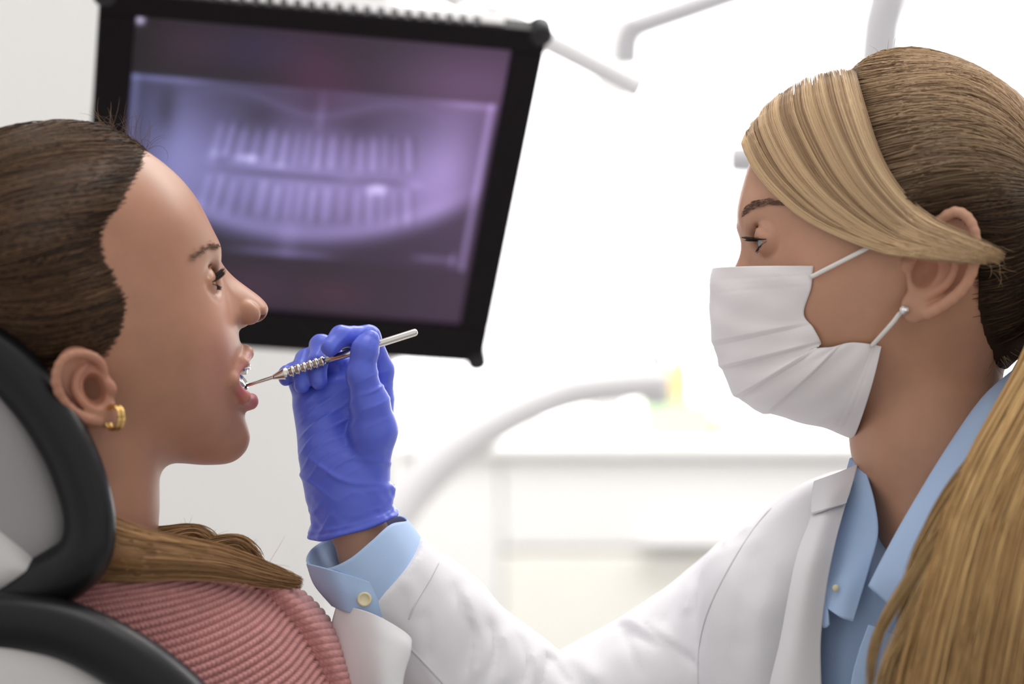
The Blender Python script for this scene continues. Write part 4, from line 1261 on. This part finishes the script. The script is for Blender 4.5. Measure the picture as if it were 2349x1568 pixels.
def lay(f, fr, pts, lift):
    n, m = pts.shape[:2]
    loc, hit = march(f, fr, pts[..., 0].ravel(), pts[..., 1].ravel())
    g = np.stack([f(loc + np.eye(3)[i] * 2.0) - f(loc) for i in range(3)], 1); g /= np.linalg.norm(g, axis=1, keepdims=True) + 1e-6
    loc = loc + g * np.broadcast_to(lift, (n, m)).ravel()[:, None]
    return loc.reshape(n, m, 3), hit.reshape(n, m)
fu = np.linspace(0.03, .97, 70)
base, _ = lay(d_fr, H, fringe(fu)[:, 1:], 1.0 + 18 * np.clip((np.linspace(0, 1, 22)[1:] - .62) / .2, 0, 1)[None] ** 2)
fsheet = patch('fringe', H.world(base), mat('fringe_mass', srgb(176, 140, 92), .5, spec=.2, bump=(160, .4, .002), noise=(160, .2)), dentist, .0012)
nfr = 1950
uu = np.clip(rng.uniform(0, 1, nfr), 0, 1)
fp = fringe(uu) + np.linspace(.3, 1, 22)[None, :, None] * rng.normal(0, 4, (nfr, 1, 2))
clump = np.sin(uu * 61) * .5 + np.sin(uu * 23 + 1) * .35 + np.sin(uu * 143 + 2) * .25        # streaks run in clumps
tt = np.linspace(0, 1, 22)
lift = (3 + 5 * rng.uniform(0, 1, (nfr, 1)) + 3.5 * clump[:, None]) * (.6 + .4 * np.sin(tt * math.pi))[None] + 9 * np.exp(-((tt - .12) / .12) ** 2)[None] + 22 * (np.clip((tt - .62) / .2, 0, 1) ** 2)[None]
fl_, ht = lay(d_fr, H, fp, lift)
ok = ht.mean(1) > .8
k_ = np.clip(.52 + .42 * clump + rng.normal(0, .13, nfr), 0, 1)[:, None]
fc = np.array([.20, .105, .055]) * (1 - k_) + np.array([.80, .58, .35]) * k_
strands('fringe_strands', H.world(fl_)[ok], rng.uniform(.9, 1.9, nfr)[ok], M_strand, fsheet, fc[ok], tip=.15)
# loose wisps around the parting, temple and nape
fl = []
for i in range(70):
    kind = i % 3
    if kind == 0: b0 = H.world(refine(d_hair, H.at(rng.uniform(1960, 2160), rng.uniform(118, 150), rng.uniform(-50, 80))[None], 10, 1.5)[0]); an = rng.uniform(.2, 2.6); ln = rng.uniform(15, 45)
    elif kind == 1: b0 = H.world(H.at(rng.uniform(2230, 2300), rng.uniform(560, 620), 300)); an = rng.uniform(-.9, -.3); ln = rng.uniform(20, 50)
    else: b0 = H.world(H.at(rng.uniform(2270, 2300), rng.uniform(740, 830), 120)); an = rng.uniform(-1.7, -.6); ln = rng.uniform(30, 90)
    cu = rng.normal(0, .5); q = [b0]
    for k in range(7):
        an += cu * .2; q.append(q[-1] + np.array([math.cos(an), rng.normal(0, .1), math.sin(an)]) * ln / 7)
    fl.append(q)
strands('flyaway_strands', np.array(fl), np.full(len(fl), .45), M_strand, dhair, hcol(len(fl), (.2, .12, .07), (.55, .4, .24)))

# ------------------------------------------------------------------ ponytail over the near shoulder
M_pony = mat('ponytail_mass', srgb(150, 104, 56), .5, bump=(110, .5, .003, (1, 1, .2)), noise=(60, .3))
pc = PA([(2470, 430, 40), (2520, 640, -100), (2475, 850, -300), (2400, 1010, -420), (2325, 1190, -490), (2282, 1370, -520), (2252, 1520, -530), (2225, 1680, -530), (2205, 1850, -520)])
pr = np.array([110, 120, 122, 128, 140, 150, 158, 160, 150.0])
q = catmull(np.column_stack([pc, pr * .84]), 60)
pony = tube('ponytail', q[:, :3], q[:, 3], M_pony, dentist, 28)
pp1 = lock_paths(pc, pr, 3900, 16, 1.0, .86, wave=7, fray=.10)
kk = np.clip(rng.beta(1.6, 1.6, len(pp1)), 0, 1)[:, None]
strands('ponytail_strands', pp1, rng.uniform(1.1, 2.4, len(pp1)), M_strand, pony, np.array([.30, .16, .065]) * (1 - kk) + np.array([.80, .53, .24]) * kk)
# thin locks that fall free in front of the shirt
for cp, rr2, n_ in ((PA([(2300, 1080, -480), (2180, 1200, -520), (2080, 1340, -520), (2010, 1470, -500), (1990, 1640, -480)]), [26, 20, 16, 12, 8], 90),
                    (PA([(2290, 1150, -500), (2170, 1290, -540), (2095, 1420, -540), (2035, 1540, -520), (2020, 1680, -500)]), [30, 26, 20, 16, 10], 120),
                    (PA([(2330, 980, -420), (2240, 1060, -460), (2150, 1190, -480), (2090, 1330, -490), (2060, 1500, -480)]), [30, 26, 24, 20, 12], 120)):
    tp = lock_paths(cp, np.array(rr2, float), n_, 20, .8, .0, wave=6, fray=.5)
    strands('ponytail_strands', tp, rng.uniform(.9, 1.7, len(tp)), M_strand, pony, hcol(len(tp), (.3, .17, .07), (.72, .5, .25), 1))

# ------------------------------------------------------------------ surgical mask
M_mask = mat('mask_fabric', (0.87, 0.83, 0.835, 1), .75, bump=(900, .1, .0005), sheen=.2)
mid = [(1635, 615), (1628, 680), (1629, 745), (1640, 805), (1655, 850), (1685, 903), (1725, 936), (1800, 958), (1880, 980), (1955, 1003)]
nea = [(1870, 610), (1864, 660), (1848, 717), (1868, 748), (1886, 784), (1876, 790), (1910, 788), (1950, 781), (1990, 784), (2021, 790)]
mn, mm = 210, 120
midl = catmull(H.ats([(x, y, 0) for x, y in mid]), mn)
npx = catmull(np.array(nea, float), mn)
nl, _ = march(d_base, H, npx[:, 0], npx[:, 1])
g_ = np.stack([d_base(nl + np.eye(3)[i] * 2) - d_base(nl) for i in range(3)], 1); g_ /= np.linalg.norm(g_, axis=1, keepdims=True)
vv_ = np.linspace(0, 1, mn)
nl = nl + g_ * (9 + 10 * np.exp(-((vv_ - .62) / .12) ** 2))[:, None]
th = np.linspace(-math.pi / 2, math.pi / 2, mm)
fr_ = (1 - np.cos(th))[None, :, None] ** .92
mg = np.zeros((mn, mm, 3))
mg[..., :2] = midl[:, None, :2] + (nl[:, None, :2] - midl[:, None, :2]) * fr_
mg[..., 2] = nl[:, 2:3] * np.sin(th)[None]
mnorm = grid_normals(mg); mnorm *= np.sign((mnorm * (mg - H.at(1850, 800, 0))).sum(-1, keepdims=True))
# three pleats: each panel overlaps the one below
def pleat(v):
    h = np.zeros_like(v)
    for v0, v1 in ((.30, .43), (.43, .57), (.57, .72)):
        m = (v >= v0) & (v < v1); h[m] = -9 + 16 * ((v[m] - v0) / (v1 - v0)) ** 1.2
    m = v >= .72; h[m] = -8 + 8 * np.clip((v[m] - .72) / .15, 0, 1)
    return h
pl_ = pleat(vv_)
pl_ = np.convolve(np.pad(pl_, 2, mode='edge'), np.ones(5) / 5, 'valid')
edge_f = np.clip((math.pi / 2 - np.abs(th)) / .25, 0.25, 1) * (.35 + .65 * np.clip(np.abs(th) / .5, 0, 1))
crump = 2.5 * np.sin(vv_[:, None] * 26 + th[None] * 3) * np.sin(th[None] * 4 + 1) + 1.6 * np.sin(vv_[:, None] * 47 - th[None] * 6)
stitch_ = 0.9 * (np.sin(th[None] * 150) > 0) * (np.exp(-((vv_ - .955) / .006) ** 2) + np.exp(-((vv_ - .93) / .006) ** 2) + np.exp(-((vv_ - .05) / .008) ** 2) + np.exp(-((vv_ - .10) / .008) ** 2))[:, None]
mg = mg + mnorm * (pl_[:, None] * edge_f[None] + crump * .8 - stitch_)[..., None]
mask = patch('face_mask', H.world(mg), M_mask, dentist, .0006)
mask['label'] = 'pleated pale pink white surgical mask'
for sg in (1, -1):
    e1 = nl[int(.055 * mn)] * [1, 1, sg]; e2_ = nl[int(.93 * mn)] * [1, 1, sg]
    up_ = [H.at(1942, 603, 262), H.at(2015, 556, 285), H.at(2075, 530, 284), H.at(2140, 525, 258), H.at(2200, 540, 250), H.at(2205, 580, 255), H.at(2180, 650, 262), H.at(2110, 695, 268), H.at(2068, 716, 290), H.at(2030, 745, 276)]
    u0, u1 = e1 + [4, -2, 6 * sg], np.array(up_[1]) * [1, 1, sg]; w0, w1 = np.array(up_[-2]) * [1, 1, sg], e2_ + [4, -2, 6 * sg]
    bow = lambda a, b, t: a + (b - a) * t + np.array([0, 0, sg * 10 * math.sin(t * math.pi)])
    lp_ = np.array([bow(u0, u1, t) for t in (0, .25, .5, .75)] + [np.array(q) * [1, 1, sg] for q in up_[1:-1]] + [bow(w0, w1, t) for t in (.25, .5, .75, 1)])
    _ = np.array([e1 + [4, -2, 5 * sg]] + [np.array(q) * [1, 1, sg] for q in up_] + [e2_ + [4, -2, 6 * sg]])
    tube('ear_loop', H.world(lp_), 5.2, mat('elastic_white', (.85, .82, .78, 1), .7), mask, 10, 90)
# earring
ec = H.at(2074, 711, 306)
er = lathe('stud_earring', H.world(ec + [0, 0, -8]), H.world(ec + [0, 0, 6]), [(0, 4), (3, 9), (9, 10.5), (11, 9)], M_steel, dentist, 18)
lathe('gem', H.world(ec + [0, 0, 2.5]), H.world(ec + [0, 0, 12]), [(0, 8.2), (3, 8.2), (7, 5.0), (7.2, 0.5)], mat('clear_gem', (.95, .95, .97, 1), .03, metal=.9), er, 8)
# ------------------------------------------------------------------ dentist: white coat
M_coat = mat('coat_cotton', (0.83, 0.815, 0.845, 1), .8, bump=(1400, .12, .0005), sheen=.15)
M_shirt = mat('blue_shirt_cotton', (0.42, 0.57, 0.83, 1), .75, bump=(1500, .12, .0005), sheen=.1)
C = Frame(2050, 1400, 180, 0, 1)
CD = Field2D(C.ab([(1480, 2200)])[0], C.ab([(2950, 760)])[0], 6.0)
c_poly = CD.polygon(C.ab([(1962, 1074), (1864, 1098), (1784, 1148), (1702, 1210), (1632, 1262), (1596, 1340), (1586, 1450), (1596, 1600), (1620, 1960), (2700, 2000), (2800, 1300),
                          (2650, 1050), (2480, 900), (2360, 870), (2250, 980), (2120, 1090), (2040, 1090)]))
vee = CD.polygon(C.ab([(1972, 1000), (1960, 1100), (1925, 1190), (1896, 1320), (1884, 1420), (1886, 1600), (1900, 1980), (2060, 1980), (2070, 1600), (2160, 1400), (2300, 1200), (2420, 1000), (2420, 780), (2150, 780)]))
s_poly = CD.polygon(C.ab([(1985, 1180), (1930, 1230), (1850, 1300), (1820, 1500), (1830, 1950), (2560, 1950), (2500, 1200), (2380, 960), (2300, 1000), (2200, 1150), (2080, 1220)]))
def noise3(p, f, seed=0.0):
    x, y, z = p[:, 0] * f + seed, p[:, 1] * f - seed, p[:, 2] * f + 2 * seed
    return (np.sin(x + 1.7 * np.sin(y * .8 + z * .5)) + np.sin(y * 1.1 + 1.5 * np.sin(z * .9 + x * .4)) + np.sin(z * 1.2 + 1.6 * np.sin(x * .7 - y * .6))) / 3
sl_pts = PA([(874, 1322, 40), (985, 1440, 80), (1120, 1592, 110), (1262, 1700, 130)])
up_pts = PA([(1250, 1690, 140), (1470, 1592, 220), (1690, 1432, 330), (1800, 1330, 300)])
folds = [  # cloth folds: image points, width, height (+ ridge / - groove)
    ([(1050, 1318), (1074, 1362), (1100, 1430), (1098, 1490), (1086, 1545)], 13, -9), ([(1075, 1325), (1100, 1375), (1122, 1440), (1122, 1500), (1110, 1560)], 16, 10),
    ([(1128, 1400), (1146, 1450), (1152, 1490), (1140, 1560)], 11, -10), ([(1160, 1425), (1180, 1470), (1182, 1510), (1170, 1570)], 15, 9),
    ([(1190, 1440), (1215, 1488), (1222, 1525), (1204, 1580)], 9, -9), ([(1228, 1480), (1240, 1515), (1232, 1560), (1222, 1610)], 11, 9), ([(1252, 1488), (1258, 1520), (1252, 1570), (1246, 1620)], 8, -12),
    ([(1262, 1500), (1285, 1535), (1320, 1575)], 9, -9), ([(1290, 1490), (1330, 1520), (1380, 1570)], 17, 9), ([(1352, 1440), (1400, 1452), (1450, 1468), (1510, 1495)], 9, -11),
    ([(1370, 1425), (1430, 1432), (1490, 1460), (1560, 1500)], 15, 10), ([(1432, 1424), (1490, 1462), (1550, 1506), (1604, 1545)], 8, -11), ([(1418, 1455), (1440, 1500), (1475, 1565)], 11, -8),
    ([(1526, 1322), (1530, 1370), (1520, 1420), (1500, 1455)], 13, -11), ([(1552, 1310), (1560, 1370), (1556, 1430)], 16, 10), ([(1588, 1300), (1586, 1370), (1592, 1440), (1602, 1540)], 12, -9),
    ([(960, 1300), (985, 1345), (990, 1400)], 16, 7), ([(1000, 1370), (1015, 1430), (1010, 1500)], 14, -6), ([(1000, 1480), (1030, 1540), (1060, 1600)], 16, 6),
    ([(1640, 1260), (1668, 1230), (1720, 1205)], 14, 7), ([(1745, 1240), (1720, 1320), (1700, 1420), (1690, 1520)], 22, -5), ([(1800, 1220), (1770, 1320), (1745, 1440), (1735, 1560)], 22, 5)]
FD = Field2D(C.ab([(760, 1900)])[0], C.ab([(1900, 1100)])[0], 4.0)
fold_h = np.zeros(FD.A.shape)
for pts, r, amp in folds:
    q_ = catmull(C.ab([(x_, y_, 250) for x_, y_ in pts]), 28)
    best = np.full(FD.A.shape, 1e9); tp_ = np.zeros(FD.A.shape)
    for k_, (a_, b_) in enumerate(q_):
        d_ = np.hypot(FD.A - a_, FD.B - b_); m_ = d_ < best; best[m_] = d_[m_]; tp_[m_] = k_ / 27
    prof_ = np.exp(-(best / r) ** 2) if amp > 0 else np.exp(-(best / r) ** 1.3)
    fold_h += amp * prof_ * np.clip(np.sin(np.clip(tp_, .02, .98) * math.pi) * 1.8, 0, 1)
def coat_sdf(p):
    """p in world units"""
    q = C.local(p)
    d = inflate(CD.sample(c_poly, q[:, 0], q[:, 1]), q[:, 2], np.full(len(p), 330.0), 200, 2.2)
    d = smin(d, sd_ell(p, P(2560, 1560, -220), (330, 270, 420)), 160)
    arm = sd_path(p, up_pts, (178, 174, 170, 140), 30)
    d = smin(d, arm, 40)
    fa = sd_path(p, sl_pts, (131, 152, 176, 190), 30)
    d = smin(d, fa, 14)
    # V neck
    v2 = CD.sample(vee, q[:, 0], q[:, 1])
    d = smax(d, -np.maximum(v2, -(q[:, 2] + 120)), 8)
    near = np.where(np.abs(d) < 60)[0]
    if len(near):
        pn, dn = p[near], d[near]
        qn = q[near]
        dn = dn - FD.sample(fold_h, qn[:, 0], qn[:, 1]) * np.clip((260 - pn[:, 1]) / 120, 0, 1) * (qn[:, 0] < FD.lo[0] + FD.n[0] * 4 - 12)
        dn = dn + 3.2 * noise3(pn, .016, 1.3) + 1.3 * noise3(pn, .04, 4.0)
        d[near] = dn
    # straight sleeve end
    ax = (sl_pts[1] - sl_pts[0]); ax /= np.linalg.norm(ax)
    cutp = (sl_pts[0] - p) @ ax                                 # >0 in front of the sleeve opening
    d = smax(d, np.where(np.linalg.norm(p - sl_pts[0], axis=1) < 230, cutp - 3, -50.0), 7)
    return d
_c = PA([(x, y, z) for x in (770, 2900) for y in (830, 1850) for z in (-700, 560)])
_lo, _hi = _c.min(0), _c.max(0); _hi[0] = P(2780, 0, 0)[0]; _lo[2] = P(0, 2000, 0)[2]
cv, cf = surface_nets(coat_sdf, _lo, _hi, 8.6)
coat = link_mesh('coat', world_m(cv), cf, M_coat, dentist)
coat['label'] = 'white cotton lab coat'
# shirt front
def shirt_sdf(p):
    q = C.local(p)
    d = inflate(CD.sample(s_poly, q[:, 0], q[:, 1]), q[:, 2], np.full(len(p), 306.0), 190, 2.2)
    return d + 4.0 * noise3(p, .013, 2.0) + 2.0 * np.sin((p[:, 0] * .9 + p[:, 2] * .25) * .05)
_c = PA([(x, y, z) for x in (1790, 2600) for y in (930, 1850) for z in (-200, 560)])
sv_, sf_ = surface_nets(shirt_sdf, _c.min(0), _c.max(0), 9.0)
shirt = link_mesh('shirt', world_m(sv_), sf_, M_shirt, dentist)
shirt['label'] = 'light blue button shirt'
plk = loft([[(1992, 1432, -178), (2020, 1440, -184), (2055, 1452, -180)], [(1968, 1500, -182), (1998, 1505, -188), (2035, 1512, -184)], [(1950, 1580, -184), (1985, 1585, -190), (2020, 1590, -186)],
            [(1935, 1760, -184), (1970, 1760, -190), (2010, 1760, -186)]], 40, 16)
patch('placket', plk, M_shirt, shirt, .0012)

# lapels
def lapel(name, rows, parent=coat):
    return patch(name, loft(rows, 80, 30), M_coat, parent, .0016)
lapel('lapel', [[(1866, 1118, 40), (1905, 1100, 30), (1962, 1078, 60)], [(1862, 1180, -70), (1895, 1170, -85), (1938, 1160, -50)], [(1832, 1262, -130), (1870, 1255, -150), (1915, 1245, -120)],
                [(1812, 1350, -158), (1850, 1345, -175), (1896, 1340, -150)], [(1790, 1470, -165), (1830, 1470, -185), (1882, 1465, -165)], [(1762, 1590, -165), (1815, 1590, -188), (1884, 1590, -170)],
                [(1735, 1760, -160), (1800, 1760, -185), (1890, 1760, -172)]])
lapel('coat_collar', [[(1868, 1105, 20), (1910, 1090, 5), (1968, 1066, 40)], [(1862, 1140, -40), (1905, 1130, -62), (1955, 1110, -20)], [(1861, 1178, -88), (1895, 1168, -102), (1940, 1155, -66)]])
lapel('lapel', [[(2190, 1240, -330), (2240, 1290, -350), (2320, 1340, -360)], [(2120, 1370, -290), (2180, 1410, -330), (2270, 1450, -350)], [(2066, 1490, -240), (2130, 1510, -300), (2230, 1530, -330)],
                [(2044, 1600, -220), (2110, 1610, -290), (2220, 1620, -320)], [(2035, 1760, -210), (2100, 1760, -285), (2210, 1760, -310)]])
lapel('coat_collar', [[(2352, 800, 60), (2420, 830, -40), (2500, 900, -120)], [(2325, 845, -20), (2390, 900, -140), (2470, 980, -240)], [(2290, 920, -110), (2360, 1000, -250), (2440, 1080, -320)]])
# seams lie on the cloth
def on_coat(pts):
    q = catmull(np.array(pts, float), 40)
    loc, _ = march(lambda l: coat_sdf(C.world(l)), C, q[:, 0], q[:, 1], s0=650)
    return C.world(loc)
M_seam = mat('seam_thread', (0.70, 0.69, 0.72, 1), .8)
tube('seam', on_coat([(1768, 1165), (1720, 1225), (1668, 1310), (1625, 1400), (1605, 1480), (1602, 1560), (1606, 1640)]), 2.6, M_seam, coat, 8)
tube('seam', on_coat([(862, 1402), (905, 1450), (960, 1505), (1020, 1570), (1050, 1610)]), 3.2, M_seam, coat, 8)
tube('seam', on_coat([(1006, 1290), (985, 1330), (955, 1380), (938, 1420)]), 2.0, M_seam, coat, 8)

# ------------------------------------------------------------------ shirt collar
def blue(name, rows, nr=60, nc=24, t=.0014):
    return patch(name, loft(rows, nr, nc), M_shirt, shirt, t)
blue('collar', [[(2352, 860, 30), (2335, 842, -60), (2382, 905, -130), (2425, 985, -170)], [(2275, 935, -70), (2255, 915, -140), (2312, 990, -245), (2362, 1075, -280)],
                [(2195, 1045, -110), (2175, 1030, -190), (2240, 1112, -290), (2300, 1195, -325)], [(2105, 1185, -150), (2090, 1170, -225), (2158, 1232, -310), (2220, 1305, -335)],
                [(2050, 1285, -160), (2033, 1270, -222), (2085, 1328, -292), (2132, 1390, -305)], [(2008, 1360, -170), (1994, 1345, -212), (2030, 1376, -242), (2064, 1408, -258)]])
blue('collar_band', [[(1960, 1056, 70), (1972, 1062, 45), (1988, 1085, 5)], [(1936, 1150, 15), (1966, 1150, -25), (2006, 1150, -60)], [(1912, 1250, -50), (1952, 1250, -88), (2014, 1225, -100)],
                     [(1892, 1340, -110), (1935, 1345, -145), (1992, 1310, -130)], [(1898, 1395, -150), (1928, 1415, -172), (1957, 1425, -172)]])
blue('collar', [[(1950, 1052, 80), (1956, 1050, 78), (1962, 1055, 70)], [(1922, 1150, 20), (1930, 1148, 15), (1938, 1150, 12)], [(1893, 1250, -40), (1903, 1250, -48), (1914, 1250, -53)],
                [(1873, 1325, -95), (1882, 1332, -105), (1894, 1342, -114)], [(1876, 1385, -125), (1888, 1392, -140), (1899, 1396, -152)], [(1890, 1440, -150), (1896, 1438, -158), (1902, 1432, -164)]])
lathe('collar_button', P(1917, 1348, -152), P(1917, 1348, -162), [(0, 8), (4, 8), (6, 6), (6.5, 1)], mat('pearl_button', srgb(226, 214, 178), .25), shirt, 18)

# ------------------------------------------------------------------ shirt cuff around the wrist
rim = [(932, 1195, 50), (895, 1203, -25), (852, 1240, -70), (800, 1282, -85), (745, 1304, -66), (706, 1290, -5), (712, 1262, 60), (742, 1240, 110), (795, 1212, 145), (860, 1190, 150), (915, 1183, 112)]
endr = [(986, 1290, 50), (962, 1330, -40), (922, 1372, -88), (868, 1408, -100), (805, 1420, -80), (768, 1392, -5), (790, 1352, 70), (830, 1330, 125), (880, 1308, 155), (940, 1290, 155), (975, 1282, 112)]
ra_, rb_ = catmull(PA(rim), 90, True), catmull(PA(endr), 90, True)
rb_ = rb_.mean(0) + (rb_ - rb_.mean(0)) * .88 + np.array([22, 10, -6.0])
rows_ = np.array([ra_ + (rb_ - ra_) * t + 5 * math.sin(t * math.pi) * (ra_ - ra_.mean(0)) / 100 for t in np.linspace(0, 1, 20)])
cuff = patch('shirt_cuff', rows_, M_shirt, shirt, .0012, close=True)
flap = patch('cuff_flap', loft([[(704, 1292, -20), (752, 1304, -78), (800, 1318, -88), (848, 1335, -86), (882, 1358, -66)], [(722, 1340, -20), (770, 1352, -80), (815, 1366, -92), (855, 1378, -88), (886, 1386, -66)],
                                [(762, 1388, -20), (790, 1400, -74), (830, 1412, -84), (858, 1420, -82), (886, 1424, -66)]], 40, 40), M_shirt, cuff, .0012)
lathe('cuff_button', P(836, 1374, -90), P(836, 1374, -103), [(0, 16), (5, 17), (8, 15), (8.4, 12), (7, 11), (7, 1)], mat('pearl_button', srgb(226, 214, 178), .25), cuff, 26)

# ------------------------------------------------------------------ blue glove
M_glove = mat('nitrile_blue', (0.115, 0.16, 0.72, 1), .34, spec=.4, bump=(380, .05, .0006), sss=.08, sss_r=(.4, .4, 1.0), sss_s=.003)
FN = [  # finger chains: points and radii
    (PA([(858, 930, 85), (872, 850, 68), (846, 772, 40), (782, 772, 2), (757, 797, -26)]), (44, 32, 26, 25, 21)),          # index
    (PA([(795, 900, 105), (775, 840, 95), (738, 794, 62), (728, 830, 26), (731, 874, 12)]), (44, 32, 27, 23, 20)),          # middle
    (PA([(750, 910, 105), (725, 860, 95), (702, 826, 72), (690, 852, 36), (693, 884, 22)]), (42, 30, 25, 22, 19)),          # ring
    (PA([(715, 930, 92), (690, 880, 90), (672, 852, 78), (658, 858, 58), (656, 868, 48)]), (40, 26, 20, 18, 17))]           # little
THUMB = (PA([(842, 1085, 40), (856, 985, 6), (848, 925, -14), (829, 858, -34), (838, 800, -36), (850, 776, -30)]), (48, 54, 44, 33, 29, 20))
META = [(PA([(752, 1130, 62), (717, 930, 78)]), (50, 46)), (PA([(775, 1130, 62), (750, 905, 92)]), (52, 48)), (PA([(805, 1130, 60), (795, 895, 95)]), (54, 48)), (PA([(836, 1130, 58), (856, 915, 82)]), (54, 48))]
gax0, gax1 = P(802, 1105, 52), P(813, 1208, 52)
def glove_sdf(p):
    d = None
    for pts, r in META:
        e = sd_path(p, pts, r); d = e if d is None else smin(d, e, 40)
    # hypothenar pad and wrist
    d = smin(d, sd_ell(p, P(742, 1040, 38), (52, 46, 95)), 30)
    d = smin(d, sd_cone(p, P(800, 1090, 52), P(806, 1170, 52), 84, 80), 36)
    for pts, r in FN: d = smin(d, sd_path(p, pts, r, 10), 12)
    d = smin(d, sd_path(p, THUMB[0], THUMB[1], 16), 12)
    # wrinkles pulled from the thumb web across the palm
    X = p[:, 0] + CX; Zp = CZ - p[:, 2]
    c = .67 * X + .74 * Zp + 16 * np.sin(X * .02 + p[:, 1] * .02)
    rid = lambda x: np.exp(-(np.sin(x) / .42) ** 2)
    palm = np.exp(-((X - 755) / 78) ** 4) * np.exp(-((Zp - 1000) / 110) ** 4) * np.clip((62 - p[:, 1]) / 40, 0, 1)
    d = d - palm * (6.5 * (rid(c / 21.0 + .5 * noise3(p, .02, 5)) - .3) * (.5 + .5 * np.sin(c * .019 + X * .016)) + 3.0 * (rid(c / 9.0 + 1.0 + X * .012 + .8 * noise3(p, .03, 2)) - .3))
    th_ = np.exp(-((X - 862) / 34) ** 2) * np.exp(-((Zp - 900) / 70) ** 2)
    d = d - th_ * 3.4 * (rid((Zp + .45 * X) / 12.0 + .6 * noise3(p, .04, 3)) - .3)
    wr = np.exp(-((Zp - 1090) / 40) ** 2)
    d = d - wr * 4.0 * (rid((Zp * .9 - .35 * X) / 16.0 + .6 * np.sin(X * .03)) - .4)
    fi = np.exp(-((Zp - 800) / 60) ** 2) * (X < 850)
    d = d - fi * 1.6 * (rid((.8 * X + .5 * Zp) / 9.0 + noise3(p, .04, 1)) - .3)
    # rolled cuff: flared tube, elliptical in depth
    q = p.copy(); q[:, 1] = (q[:, 1] - 52) / .78 + 52
    ax = gax1 - gax0; L_ = np.linalg.norm(ax); ax = ax / L_
    h = (q - gax0) @ ax; rad = np.linalg.norm(q - gax0 - h[:, None] * ax, axis=1)
    ang = np.arctan2(q[:, 1] - 52, q[:, 0] - (gax0[0] + h * ax[0]))
    tilt = 18 * np.cos(ang) + 8 * np.sin(ang)                       # the hem hangs lower on one side
    R = np.interp(h, [0, 14, 22, 60, 104], [92, 96, 101, 98, 100]) + 5.0 * noise3(p, .05, .7) + 3.5 * (rid((Zp + .8 * X) / 19 + np.sin(ang * 3)) - .4) + 2.2 * noise3(p, .13, 3)
    hem = 100 - tilt
    cuffd = smax(np.abs(rad - R + 3) - 3.5, np.maximum(14 - h, h - hem), 3)
    d = smin(d, cuffd, 5)
    roll = np.sqrt((rad - R + 1) ** 2 + (h - hem) ** 2) - (6.5 + 1.5 * np.sin(ang * 5 + 1))
    roll2 = np.sqrt((rad - R + 1) ** 2 + (h - hem + 13 + 4 * np.sin(ang * 2)) ** 2) - 4.0
    return smin(smin(d, roll, 5), roll2, 4)
gv_, gf_ = surface_nets(glove_sdf, P(620, 1245, 0) - [0, 130, 0], P(935, 725, 0) + [0, 190, 0], 3.3)
gv_ = refine(glove_sdf, gv_, 1)
glove = link_mesh('glove', world_m(gv_), gf_, M_glove, dentist)
glove['label'] = 'blue nitrile glove with rolled cuff'
